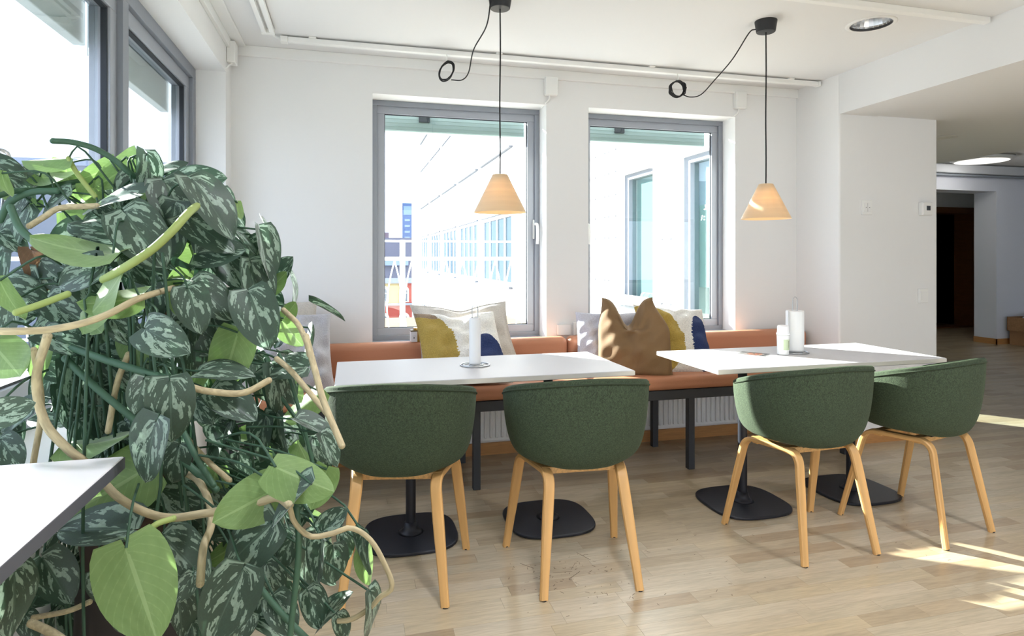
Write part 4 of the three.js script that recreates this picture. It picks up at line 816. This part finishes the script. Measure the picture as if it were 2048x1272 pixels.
[-0.281,0.89,-1.458,-0.228,0.846,-1.414,-0.167,0.596,0.785,0.06,'V'],
[-0.199,0.899,-1.458,-0.17,0.84,-1.45,0.511,0.347,0.787,0.049,'V'],
[-0.455,0.905,-1.462,-0.4,0.867,-1.417,-0.162,0.646,0.746,0.06,'V'],
[-0.558,0.615,-1.283,-0.532,0.58,-1.261,0.22,0.639,0.737,0.036,'V'],
[-0.147,0.687,-1.217,-0.118,0.635,-1.205,0.177,0.298,0.938,0.044,'V'],
[-0.577,1.021,-1.536,-0.512,0.979,-1.485,-0.19,0.627,0.755,0.068,'V'],
[-0.274,0.677,-1.229,-0.298,0.638,-1.209,0.169,0.37,0.914,0.037,'V'],
[-0.432,1.432,-1.565,-0.483,1.355,-1.578,-0.317,0.045,0.947,0.069,'V'],
[-0.362,1.422,-1.526,-0.352,1.328,-1.523,0.869,0.112,0.482,0.07,'V'],
[-0.657,1.357,-1.516,-0.739,1.267,-1.538,-0.388,0.138,0.911,0.091,'V'],
[-0.459,1.294,-1.433,-0.562,1.335,-1.46,0.138,0.757,0.638,0.084,'V'],
[-0.432,1.378,-1.474,-0.44,1.271,-1.477,0.577,-0.027,-0.816,0.079,'L'],
[-0.349,1.358,-1.407,-0.378,1.244,-1.414,-0.328,0.021,0.944,0.087,'V'],
[-0.375,1.405,-1.439,-0.324,1.293,-1.425,0.32,0.256,0.912,0.092,'V'],
[-0.333,1.351,-1.481,-0.224,1.316,-1.453,-0.072,0.482,0.873,0.087,'V'],
[-0.727,1.277,-1.587,-0.747,1.178,-1.592,-0.404,0.033,0.914,0.074,'V'],
[-0.643,1.265,-1.506,-0.604,1.183,-1.496,0.728,0.414,0.547,0.067,'R'],
[-0.564,1.311,-1.552,-0.647,1.228,-1.574,-0.104,-0.154,0.983,0.088,'V'],
[-0.588,1.299,-1.596,-0.567,1.208,-1.591,0.49,0.162,0.856,0.069,'V'],
[-0.476,1.268,-1.454,-0.396,1.204,-1.433,0.378,0.68,0.629,0.078,'V'],
[-0.438,1.248,-1.578,-0.341,1.214,-1.553,-0.014,0.573,0.819,0.078,'V'],
[-0.286,1.259,-1.45,-0.377,1.272,-1.474,0.131,-0.565,-0.814,0.07,'L'],
[-0.304,1.258,-1.406,-0.209,1.267,-1.381,-0.268,0.265,0.926,0.073,'V'],
[-0.183,1.279,-1.481,-0.254,1.191,-1.499,-0.38,0.113,0.918,0.085,'V'],
[-0.628,1.203,-1.479,-0.725,1.159,-1.504,-0.339,0.222,0.914,0.081,'V'],
[-0.637,1.208,-1.579,-0.707,1.114,-1.598,-0.139,-0.09,0.986,0.088,'V'],
[-0.672,1.191,-1.623,-0.583,1.123,-1.6,-0.134,-0.478,-0.868,0.085,'L'],
[-0.551,1.222,-1.482,-0.465,1.143,-1.46,0.362,0.595,0.718,0.089,'V'],
[-0.446,1.252,-1.55,-0.483,1.148,-1.56,-0.41,0.061,0.91,0.082,'V'],
[-0.423,1.215,-1.522,-0.372,1.112,-1.509,0.603,0.382,0.7,0.086,'V'],
[-0.359,1.214,-1.504,-0.352,1.124,-1.502,0.856,0.078,0.51,0.067,'V'],
[-0.292,1.253,-1.438,-0.285,1.157,-1.436,0.788,0.069,0.612,0.071,'V'],
[-0.203,1.238,-1.403,-0.179,1.118,-1.396,0.724,0.178,0.667,0.09,'V'],
[-0.646,1.129,-1.511,-0.739,1.148,-1.535,-0.006,0.782,0.623,0.072,'V'],
[-0.593,1.13,-1.525,-0.669,1.077,-1.545,-0.39,0.228,0.892,0.07,'V'],
[-0.575,1.131,-1.557,-0.573,1.029,-1.557,0.811,0.025,0.584,0.075,'V'],
[-0.528,1.191,-1.548,-0.531,1.069,-1.549,-0.345,0.002,0.939,0.09,'V'],
[-0.555,1.108,-1.608,-0.456,1.124,-1.583,-0.28,0.697,0.66,0.076,'V'],
[-0.347,1.157,-1.468,-0.387,1.066,-1.478,-0.436,0.089,0.896,0.075,'R'],
[-0.3,1.163,-1.41,-0.363,1.072,-1.426,-0.267,0.011,0.964,0.083,'V'],
[-0.303,1.172,-1.434,-0.276,1.052,-1.427,0.816,0.218,0.536,0.091,'V'],
[-0.198,1.163,-1.518,-0.26,1.087,-1.534,-0.461,0.193,0.866,0.074,'V'],
[-0.65,1.088,-1.598,-0.708,0.995,-1.613,-0.461,0.144,0.876,0.082,'V'],
[-0.674,1.013,-1.626,-0.571,0.993,-1.599,-0.021,0.759,0.651,0.081,'V'],
[-0.523,1.092,-1.524,-0.508,0.97,-1.52,0.856,0.122,0.502,0.091,'V'],
[-0.49,1.072,-1.487,-0.376,1.051,-1.457,-0.016,0.785,0.62,0.088,'V'],
[-0.456,1.05,-1.573,-0.404,0.972,-1.559,0.603,0.519,0.606,0.07,'V'],
[-0.327,1.111,-1.422,-0.315,1.002,-1.419,0.569,0.087,0.818,0.082,'V'],
[-0.223,1.096,-1.375,-0.254,0.985,-1.383,-0.069,0.091,-0.993,0.086,'L'],
[-0.155,1.076,-1.484,-0.243,1.041,-1.507,-0.428,0.688,0.586,0.072,'V'],
[-0.091,1.023,-1.36,-0.199,1.022,-1.388,-0.14,0.845,0.516,0.083,'V'],
[-0.655,0.978,-1.62,-0.709,0.902,-1.634,-0.397,0.112,0.911,0.07,'V'],
[-0.556,1.043,-1.467,-0.524,0.933,-1.458,0.757,0.263,0.598,0.085,'V'],
[-0.527,0.996,-1.536,-0.536,0.884,-1.539,-0.128,-0.011,0.992,0.083,'V'],
[-0.491,1.024,-1.477,-0.407,0.97,-1.455,0.422,0.812,0.404,0.076,'V'],
[-0.387,1.024,-1.427,-0.35,0.918,-1.417,0.825,0.331,0.459,0.084,'V'],
[-0.318,1.031,-1.446,-0.293,0.916,-1.439,0.628,0.182,0.757,0.088,'V'],
[-0.313,1.032,-1.542,-0.306,0.918,-1.54,-0.662,-0.056,-0.747,0.084,'L'],
[-0.206,1.032,-1.463,-0.168,0.938,-1.454,0.719,0.35,0.601,0.076,'V'],
[-0.154,1.019,-1.413,-0.106,0.94,-1.4,0.598,0.47,0.65,0.07,'V'],
[-0.641,0.941,-1.495,-0.715,0.893,-1.515,-0.523,0.539,0.661,0.067,'V'],
[-0.612,0.883,-1.59,-0.698,0.89,-1.613,-0.073,0.835,0.545,0.066,'V'],
[-0.587,0.978,-1.49,-0.559,0.887,-1.483,0.847,0.301,0.439,0.07,'V'],
[-0.509,0.972,-1.485,-0.476,0.879,-1.476,0.787,0.324,0.525,0.073,'V'],
[-0.516,0.927,-1.505,-0.452,0.823,-1.488,0.626,0.477,0.617,0.091,'V'],
[-0.367,0.939,-1.427,-0.4,0.83,-1.435,-0.596,0.119,0.794,0.084,'V'],
[-0.382,0.952,-1.448,-0.3,0.916,-1.427,-0.011,0.482,0.876,0.068,'V'],
[-0.269,0.957,-1.455,-0.282,0.859,-1.459,-0.593,0.052,0.804,0.074,'V'],
[-0.148,0.878,-1.452,-0.245,0.847,-1.477,0.378,-0.832,-0.407,0.078,'L'],
[-0.13,0.852,-1.41,-0.195,0.913,-1.427,0.497,0.681,0.538,0.067,'V'],
[-0.067,0.947,-1.47,-0.136,0.867,-1.488,0.696,-0.476,-0.538,0.079,'L'],
[-0.706,0.913,-1.537,-0.715,0.81,-1.539,0.26,-0.044,0.965,0.077,'V'],
[-0.542,0.906,-1.471,-0.516,0.8,-1.464,0.787,0.226,0.574,0.081,'V'],
[-0.374,0.891,-1.413,-0.464,0.835,-1.437,-0.459,0.417,0.785,0.081,'V'],
[-0.382,0.861,-1.46,-0.373,0.756,-1.458,0.876,0.085,0.475,0.078,'V'],
[-0.356,0.91,-1.419,-0.324,0.798,-1.411,0.877,0.285,0.387,0.087,'V'],
[-0.25,0.897,-1.444,-0.313,0.808,-1.461,-0.687,0.368,0.626,0.082,'V'],
[-0.173,0.913,-1.389,-0.198,0.816,-1.395,-0.628,0.108,0.771,0.074,'V'],
[-0.143,0.856,-1.489,-0.115,0.747,-1.482,0.642,0.214,0.736,0.084,'V'],
[-0.068,0.858,-1.432,-0.088,0.736,-1.437,-0.377,0.023,0.926,0.092,'V'],
[-0.445,0.79,-1.433,-0.528,0.76,-1.455,-0.409,0.714,0.569,0.067,'V'],
[-0.418,0.756,-1.517,-0.478,0.68,-1.532,-0.674,0.405,0.617,0.072,'V'],
[-0.418,0.763,-1.535,-0.389,0.675,-1.527,0.864,0.318,0.39,0.069,'V'],
[-0.365,0.783,-1.554,-0.309,0.68,-1.539,0.704,0.462,0.54,0.088,'V'],
[-0.308,0.796,-1.512,-0.253,0.686,-1.498,0.349,0.288,0.892,0.091,'V'],
[-0.249,0.734,-1.504,-0.161,0.786,-1.481,-0.5,0.548,0.671,0.077,'V'],
[-0.169,0.772,-1.418,-0.107,0.698,-1.402,0.638,0.631,0.441,0.072,'V'],
[-0.587,0.722,-1.528,-0.547,0.637,-1.518,0.854,0.44,0.279,0.07,'V'],
[-0.543,0.675,-1.594,-0.611,0.608,-1.612,-0.58,0.4,0.709,0.071,'V'],
[-0.455,0.709,-1.528,-0.464,0.591,-1.53,-0.308,0.005,0.951,0.088,'V'],
[-0.412,0.744,-1.47,-0.405,0.654,-1.468,0.841,0.076,0.535,0.067,'V'],
[-0.372,0.722,-1.472,-0.291,0.628,-1.451,0.534,0.594,0.601,0.093,'V'],
[-0.209,0.666,-1.423,-0.316,0.677,-1.451,-0.043,0.872,0.487,0.082,'V'],
[-0.161,0.751,-1.368,-0.252,0.712,-1.392,-0.445,0.76,0.473,0.076,'V'],
[-0.089,0.717,-1.447,-0.143,0.644,-1.461,-0.584,0.286,0.76,0.068,'V'],
[-0.598,0.646,-1.62,-0.603,0.537,-1.621,-0.467,0.011,0.884,0.081,'V'],
[-0.546,0.61,-1.596,-0.542,0.498,-1.595,0.933,0.038,0.359,0.083,'V'],
[-0.484,0.637,-1.55,-0.443,0.543,-1.539,0.836,0.402,0.372,0.076,'V'],
[-0.358,0.662,-1.432,-0.396,0.557,-1.442,-0.63,0.158,0.76,0.083,'V'],
[-0.366,0.641,-1.537,-0.379,0.521,-1.54,-0.412,0.019,0.911,0.09,'V'],
[-0.199,0.674,-1.408,-0.278,0.598,-1.429,0.663,-0.555,-0.502,0.082,'L'],
[-0.244,0.682,-1.464,-0.222,0.574,-1.458,0.671,0.177,0.72,0.082,'V'],
[-0.145,0.675,-1.36,-0.097,0.58,-1.348,0.345,0.288,0.894,0.079,'V'],
[-0.095,0.638,-1.438,-0.076,0.516,-1.432,0.691,0.139,0.71,0.091,'V'],
[-0.703,0.582,-1.513,-0.596,0.542,-1.485,0.154,0.81,0.566,0.087,'V'],
[-0.544,0.497,-1.598,-0.663,0.484,-1.629,-0.167,0.958,0.235,0.092,'V'],
[-0.496,0.57,-1.5,-0.598,0.559,-1.527,-0.24,0.759,0.605,0.078,'V'],
[-0.526,0.576,-1.534,-0.455,0.504,-1.516,0.534,0.665,0.523,0.076,'V'],
[-0.448,0.507,-1.576,-0.389,0.438,-1.561,0.552,0.604,0.575,0.068,'V'],
[-0.338,0.613,-1.475,-0.352,0.512,-1.479,-0.56,0.048,0.827,0.076,'V'],
[-0.225,0.49,-1.494,-0.329,0.514,-1.521,0.13,0.941,0.314,0.082,'V'],
[-0.179,0.624,-1.367,-0.169,0.52,-1.365,0.804,0.084,0.588,0.077,'V'],
[-0.22,0.521,-1.523,-0.122,0.48,-1.497,0.085,0.66,0.746,0.081,'V'],
[-0.104,0.566,-1.466,-0.098,0.477,-1.464,0.774,0.069,0.629,0.066,'V'],
[-0.659,0.562,-1.519,-0.742,0.471,-1.54,-0.533,0.296,0.793,0.092,'V'],
[-0.704,0.495,-1.645,-0.732,0.385,-1.652,-0.132,-0.033,0.991,0.085,'V'],
[-0.624,0.481,-1.616,-0.625,0.368,-1.616,-0.51,0.004,0.86,0.083,'V'],
[-0.594,0.499,-1.532,-0.509,0.416,-1.51,0.277,0.503,0.819,0.09,'V'],
[-0.374,0.473,-1.433,-0.488,0.474,-1.463,-0.188,0.639,0.746,0.087,'V'],
[-0.338,0.529,-1.466,-0.395,0.45,-1.481,-0.717,0.416,0.56,0.073,'V'],
[-0.343,0.557,-1.414,-0.33,0.454,-1.41,0.548,0.092,0.832,0.076,'V'],
[-0.276,0.526,-1.513,-0.318,0.409,-1.524,-0.251,-0.001,0.968,0.092,'V'],
[-0.159,0.572,-1.383,-0.184,0.47,-1.389,-0.436,0.05,0.899,0.078,'V'],
[-0.19,0.498,-1.386,-0.091,0.462,-1.36,0.295,0.937,0.189,0.08,'V'],
[-0.495,1.357,-1.532,-0.581,1.316,-1.554,-0.41,0.418,0.811,0.073,'V'],
[-0.746,1.429,-1.641,-0.686,1.38,-1.626,0.489,0.747,0.45,0.059,'V'],
[-0.451,1.467,-1.517,-0.529,1.397,-1.537,0.396,-0.177,-0.901,0.079,'L'],
[-0.453,1.426,-1.501,-0.473,1.35,-1.506,-0.266,0.004,0.964,0.059,'V'],
[-0.653,1.358,-1.678,-0.542,1.4,-1.649,0.401,-0.548,-0.734,0.09,'L'],
[-0.554,1.405,-1.54,-0.509,1.342,-1.528,-0.639,-0.556,-0.531,0.058,'L'],
[-0.424,1.474,-1.495,-0.401,1.37,-1.489,0.886,0.222,0.407,0.079,'V'],
[-0.741,1.424,-1.579,-0.72,1.351,-1.573,-0.947,-0.288,-0.142,0.057,'L'],
[-0.648,1.425,-1.554,-0.558,1.408,-1.531,-0.022,-0.843,-0.537,0.07,'L'],
[-0.428,1.425,-1.512,-0.473,1.337,-1.524,-0.584,0.195,0.788,0.074,'V'],
[-0.469,1.408,-1.617,-0.429,1.312,-1.607,-0.819,-0.393,-0.418,0.078,'L'],
[-0.738,1.452,-1.513,-0.651,1.439,-1.49,-0.011,0.847,0.532,0.067,'V'],
[-0.623,1.462,-1.611,-0.61,1.367,-1.607,-0.908,-0.135,-0.397,0.071,'L'],
[-0.533,1.412,-1.607,-0.502,1.337,-1.599,0.848,0.389,0.36,0.061,'V'],
[-0.406,1.359,-1.592,-0.504,1.393,-1.618,-0.169,-0.856,-0.489,0.079,'L'],
[-0.625,1.397,-1.602,-0.71,1.46,-1.625,0.285,0.637,0.716,0.08,'V']
];
const STEMS = [
[[[-0.496,1.116,-1.215],[-0.521,1.041,-1.236],[-0.513,0.964,-1.248],[-0.481,0.913,-1.254],[-0.461,0.888,-1.263],[-0.439,0.855,-1.272]],0.0075,'t'],
[[[-0.439,0.855,-1.272],[-0.4,0.827,-1.241],[-0.347,0.807,-1.207],[-0.296,0.805,-1.173],[-0.24,0.82,-1.138],[-0.163,0.841,-1.097],[-0.115,0.863,-1.064],[-0.093,0.859,-1.037]],0.007,'t'],
[[[-0.094,0.847,-1.058],[-0.087,0.818,-1.066],[-0.063,0.792,-1.069],[-0.028,0.793,-1.069],[0.001,0.798,-1.071],[0.031,0.776,-1.073],[0.053,0.737,-1.076],[0.07,0.686,-1.081],[0.05,0.662,-1.096],[0.032,0.637,-1.11],[0.001,0.613,-1.127],[-0.026,0.605,-1.144]],0.0045,'t'],
[[[-0.081,1.1,-1.241],[-0.063,1.04,-1.209],[-0.046,0.988,-1.177],[-0.014,0.916,-1.141]],0.006,'t'],
[[[-0.144,1.044,-1.34],[-0.116,1.025,-1.312],[-0.08,0.988,-1.282],[-0.037,0.94,-1.25]],0.0055,'t'],
[[[-0.314,0.836,-1.322],[-0.275,0.833,-1.271],[-0.246,0.807,-1.222],[-0.234,0.783,-1.177],[-0.238,0.763,-1.137],[-0.234,0.724,-1.095]],0.0065,'t'],
[[[-0.273,1.02,-1.208],[-0.246,1.008,-1.222],[-0.191,1.001,-1.228],[-0.147,1.02,-1.237]],0.006,'t'],
[[[-0.521,1.075,-1.376],[-0.426,1.05,-1.32],[-0.327,1.028,-1.264]],0.007,'g'],
[[[-0.533,1.054,-1.38],[-0.466,0.995,-1.352],[-0.396,0.941,-1.323],[-0.319,0.88,-1.293],[-0.243,0.816,-1.262]],0.007,'g'],
[[[-0.276,0.829,-1.106],[-0.298,0.827,-1.091],[-0.316,0.811,-1.075],[-0.329,0.808,-1.057]],0.005,'y'],
[[[-0.085,0.839,-1.076],[-0.081,0.783,-1.068],[-0.084,0.731,-1.062],[-0.094,0.637,-1.058]],0.005,'g'],
[[[-0.557,1.131,-1.179],[-0.519,1.131,-1.169],[-0.48,1.131,-1.18],[-0.433,1.14,-1.188],[-0.396,1.155,-1.199],[-0.363,1.177,-1.232],[-0.343,1.189,-1.371]],0.006,'t'],
[[[-0.434,1.21,-1.281],[-0.371,1.236,-1.203],[-0.33,1.264,-1.192],[-0.301,1.298,-1.205],[-0.287,1.332,-1.253],[-0.298,1.369,-1.421]],0.0075,'y'],
[[[-0.584,1.487,-1.455],[-0.552,1.487,-1.463],[-0.517,1.478,-1.471],[-0.485,1.459,-1.479],[-0.459,1.434,-1.488],[-0.446,1.421,-1.502]],0.006,'g'],
[[[-0.571,1.458,-1.493],[-0.556,1.43,-1.489],[-0.535,1.401,-1.483],[-0.517,1.378,-1.479]],0.005,'y'],
[[[-0.673,1.37,-1.437],[-0.664,1.385,-1.481],[-0.645,1.393,-1.522],[-0.619,1.408,-1.562],[-0.576,1.425,-1.597]],0.006,'g'],
[[[-0.6,1.311,-1.397],[-0.578,1.33,-1.405],[-0.554,1.348,-1.413],[-0.49,1.353,-1.41]],0.006,'t'],
[[[-0.552,1.156,-1.24],[-0.52,1.169,-1.252],[-0.485,1.185,-1.264]],0.006,'y'],
[[[-0.144,1.047,-1.381],[-0.121,0.996,-1.368],[-0.098,0.918,-1.355],[-0.075,0.827,-1.343]],0.004,'g'],
[[[-0.174,1.034,-1.41],[-0.146,0.964,-1.396],[-0.104,0.899,-1.378],[-0.076,0.83,-1.364]],0.004,'g'],
[[[-0.191,1.001,-1.435],[-0.166,0.927,-1.415],[-0.141,0.854,-1.394],[-0.117,0.792,-1.374]],0.004,'g'],
[[[-0.422,1.059,-1.371],[-0.44,1.004,-1.366],[-0.453,0.914,-1.359]],0.006,'t'],
[[[-0.3,0.921,-1.277],[-0.277,0.882,-1.261],[-0.243,0.832,-1.242]],0.0055,'g'],
[[[-0.311,0.895,-1.342],[-0.27,0.854,-1.321],[-0.226,0.819,-1.299]],0.0055,'t'],
[[[-0.543,1.086,-1.279],[-0.539,0.981,-1.298],[-0.563,0.873,-1.325]],0.0055,'t'],
[[[-0.543,0.611,-1.279],[-0.489,0.617,-1.275],[-0.455,0.628,-1.276]],0.005,'t'],
[[[-0.527,0.625,-1.233],[-0.491,0.611,-1.219],[-0.452,0.587,-1.203]],0.007,'t'],
[[[-0.15,0.694,-1.124],[-0.109,0.647,-1.109],[-0.068,0.608,-1.093]],0.0055,'g'],
[[[-0.135,1.14,-1.379],[-0.104,1.115,-1.336],[-0.086,1.087,-1.297],[-0.076,1.062,-1.26]],0.0055,'t'],
[[[-0.688,1.326,-1.482],[-0.675,1.363,-1.492],[-0.64,1.385,-1.497],[-0.594,1.39,-1.499]],0.007,'g'],
[[[-0.625,1.345,-1.383],[-0.609,1.308,-1.379],[-0.584,1.282,-1.372]],0.007,'g']
];
{
  const variegated = (seed, a, b, thr) => texture(256, 256, (u, v) => {
    const s = Math.abs(u - 0.5) * 2, q = v - 0.55 * s;
    const wob = fbm(u * 9 + seed, v * 9, 3) - 0.5, n = fbm(q * 7 + seed * 7.3 + wob * 0.9, s * 4.5 + (u > 0.5 ? 31 : 0) + seed + wob * 1.4, 4), f = fbm(u * 40, v * 40, 2);
    const edge = smooth(0.98, 0.86, s) , mid = smooth(0.03, 0.1, s);
    const k = smooth(thr, thr + 0.05, n + 0.04 * (f - 0.5)) * edge * mid;
    const vein = s < 0.025 ? 0.25 : 0;
    return [0, 1, 2].map((i) => lerp(a[i], b[i], clamp(k + vein)) * (0.92 + 0.16 * f));
  }, true, false);
  const plain = (a, b) => texture(128, 128, (u, v) => { const s = Math.abs(u - 0.5) * 2, q = (v - 0.45 * s) * 9, rib = Math.abs(q - Math.round(q)) < 0.05 ? 0.35 : 0, f = fbm(u * 12, v * 12, 3); const k = clamp(0.5 * f + rib + (s < 0.05 ? 0.8 : 0)); return [0, 1, 2].map((i) => lerp(a[i], b[i], k)); }, true, false);
  const leafMat = (map, tr, rough) => phys({ map, transmission: tr, roughness: rough, thickness: 0, side: THREE.DoubleSide, clearcoat: 0.25, clearcoatRoughness: 0.35 });
  const mats = {
    V: [1, 2, 3].map((k) => leafMat(variegated(k, [46, 74, 54], [142, 166, 146], 0.49 + 0.02 * k), 0.4, 0.62)),
    L: [leafMat(plain([116, 150, 78], [148, 178, 112]), 0.5, 0.85)],   // pale leaf undersides; also given to leaves meant to look backlit
    R: [leafMat(plain([98, 72, 50], [130, 100, 72]), 0.2, 0.9)],
  };
  function leafGeometry(curl, fold, wave, seed) { // base at 0, tip at y = 1, upper face to +z, widest 1
    const nr = 12, nc = 8, pos = [], uv = [], idx = [], r = rng(seed), p0 = r() * 6;
    for (let j = 0; j <= nr; j++) for (let i = 0; i <= nc; i++) {
      const t = j / nr, s = (i / nc) * 2 - 1, tt = clamp(t, 0.0, 1);
      const hw = 0.5 * Math.pow(tt + 0.0001, 0.42) * Math.pow(1 - tt, 0.72) / 0.463;
      const x = s * hw, back = 0.3 * Math.pow(Math.abs(s), 1.3) * Math.pow(1 - t, 3);
      const y = t - back * smooth(0, 0.2, t + 0.08);
      const z = fold * Math.abs(s) * hw - curl * t * t - 0.12 * curl * s * s + wave * Math.sin(t * 7 + p0 + s * 2) * s * 0.5;
      pos.push(x, y, z); uv.push((s + 1) / 2, t);
    }
    const m = nc + 1; for (let j = 0; j < nr; j++) for (let i = 0; i < nc; i++) { const a = j * m + i; idx.push(a, a + 1, a + m, a + 1, a + m + 1, a + m); }
    const g = new THREE.BufferGeometry(); g.setAttribute('position', new THREE.Float32BufferAttribute(pos, 3)); g.setAttribute('uv', new THREE.Float32BufferAttribute(uv, 2)); g.setIndex(idx); g.computeVertexNormals(); return g;
  }
  const shapes = [leafGeometry(0.1, 0.16, 0.04, 1), leafGeometry(0.2, 0.22, 0.05, 2), leafGeometry(0.3, 0.12, 0.06, 3), leafGeometry(0.06, 0.3, 0.03, 4), leafGeometry(0.16, 0.08, 0.07, 5)];
  const PX = -0.44, PZ = -1.46;
  const plant = thing('potted_vine', 'large trailing vine with silver mottled heart shaped leaves in the left foreground', 'plant', [PX, 0, PZ]);
  const potMat = std({ color: '#3a2d24', roughness: 0.85 });
  obj('pot', lathe([[0, 0.6], [0.08, 0.6], [0.09, 0.62], [0.11, 0.8], [0.115, 0.82], [0.1, 0.82], [0.098, 0.79], [0, 0.79]], 40), potMat, plant);
  obj('soil', lathe([[0, 0.8], [0.098, 0.795], [0.098, 0.788], [0, 0.788]], 32), std({ color: '#2b2119', roughness: 1 }), plant);
  obj('stand', [cyl(0.12, 0.1, 0.6, 0, 0, 0, 32)], std({ color: '#2c2723', roughness: 0.8 }), plant);
  const r = rng(42), petioles = [];
  const stemMat = { t: std({ color: '#b3a888', roughness: 0.85, map: rep(T.grain, 0.3, 3) }), g: std({ color: '#35563f', roughness: 0.6 }), y: std({ color: '#8a9a55', roughness: 0.65 }) };
  let count = 0;
  function addLeaf(B, Tp, n, W, type) {
    const len = B.distanceTo(Tp), Y = Tp.clone().sub(B).normalize(), Z = n.clone().addScaledVector(Y, -n.dot(Y)).normalize(), X = Y.clone().cross(Z).normalize();
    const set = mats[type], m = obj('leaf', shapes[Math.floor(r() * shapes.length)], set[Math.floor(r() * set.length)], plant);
    if (count) m.name = 'leaf_' + String(count).padStart(3, '0'); count++;
    m.matrixAutoUpdate = true;
    const M4 = new THREE.Matrix4().makeBasis(X, Y, Z); m.quaternion.setFromRotationMatrix(M4); m.position.copy(B).sub(V(PX, 0, PZ)); m.scale.set(W, len, len);
  }
  const core = V(PX, 1.05, PZ);
  function addPetiole(B, back) { // from the leaf base into the thicket
    const to = B.clone().lerp(V(PX, clamp(B.y + 0.05, 0.9, 1.3), PZ), 0.42).add(V((r() - 0.5) * 0.08, (r() - 0.5) * 0.05, (r() - 0.5) * 0.06));
    const mid = B.clone().lerp(to, 0.4).add(V(0, 0.02, 0)).addScaledVector(back, -0.03);
    const o = V(PX, 0, PZ); petioles.push(tube([B.clone().sub(o), mid.sub(o), to.sub(o)], 0.0022, 8, 5));
  }
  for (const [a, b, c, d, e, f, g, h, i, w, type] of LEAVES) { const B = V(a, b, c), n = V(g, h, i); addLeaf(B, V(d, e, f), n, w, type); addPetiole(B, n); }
  // leaves further in and round the back
  for (let k = 0; k < 85; k++) {
    const th = r() * Math.PI * 2, y = 0.42 + r() * 0.98, top = smooth(1.42, 1.05, y);
    const rad = lerp(0.1, 0.31, Math.pow(top, 0.5)) * (0.55 + 0.5 * r()), sx = Math.cos(th), sz = Math.sin(th);
    const B = V(PX + 0.09 + sx * rad * 0.92, y, PZ - 0.03 + (sz > 0 ? 0.2 : 0.75) * sz * rad);
    if (B.z > -1.27 && B.x < -0.37 && B.y < 1.0) continue;
    if (B.x < -0.74) B.x = -0.74 + r() * 0.05;
    const out = V(sx, 0.25 + 0.4 * (r() - 0.5), sz).normalize(), len = 0.07 + r() * 0.045;
    const dir = V(sx * 0.35 + (r() - 0.5) * 0.9, -0.75 + (r() - 0.5) * 0.9, sz * 0.35 + (r() - 0.5) * 0.9).normalize();
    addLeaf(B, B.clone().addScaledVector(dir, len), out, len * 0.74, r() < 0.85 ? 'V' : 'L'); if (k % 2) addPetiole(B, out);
  }
  STEMS.forEach(([pts, rad, type], k) => { obj(k ? 'stem_' + String(k).padStart(3, '0') : 'stem', [tube(pts.map((p) => V(p[0] - PX, p[1], p[2] - PZ)), rad, 36, 8), ...[pts[0], pts[pts.length - 1]].map((p) => new THREE.SphereGeometry(rad * 1.02, 10, 8).translate(p[0] - PX, p[1], p[2] - PZ))], stemMat[type], plant); });
  // hanging shoots inside the thicket
  for (let k = 0; k < 18; k++) { const th = r() * 6.283, q = 0.1 + r() * 0.13, x = Math.cos(th) * q + 0.06, z = Math.sin(th) * q * 0.8, y0 = 1.0 + r() * 0.25, y1 = 0.35 + r() * 0.4; petioles.push(tube([V(x * 0.4, 0.8, z * 0.4), V(x * 0.8, y0 + 0.08, z), V(x * 1.25, (y0 + y1) / 2, z * 1.2), V(x * 1.3 + (r() - 0.5) * 0.1, y1, z * 1.3)], 0.003, 14, 5)); }
  const pt = obj('petioles', petioles, std({ color: '#2c4a35', roughness: 0.7 }), plant); pt.userData.kind = 'stuff';
}
shade(scene);
renderer.render(scene, camera);
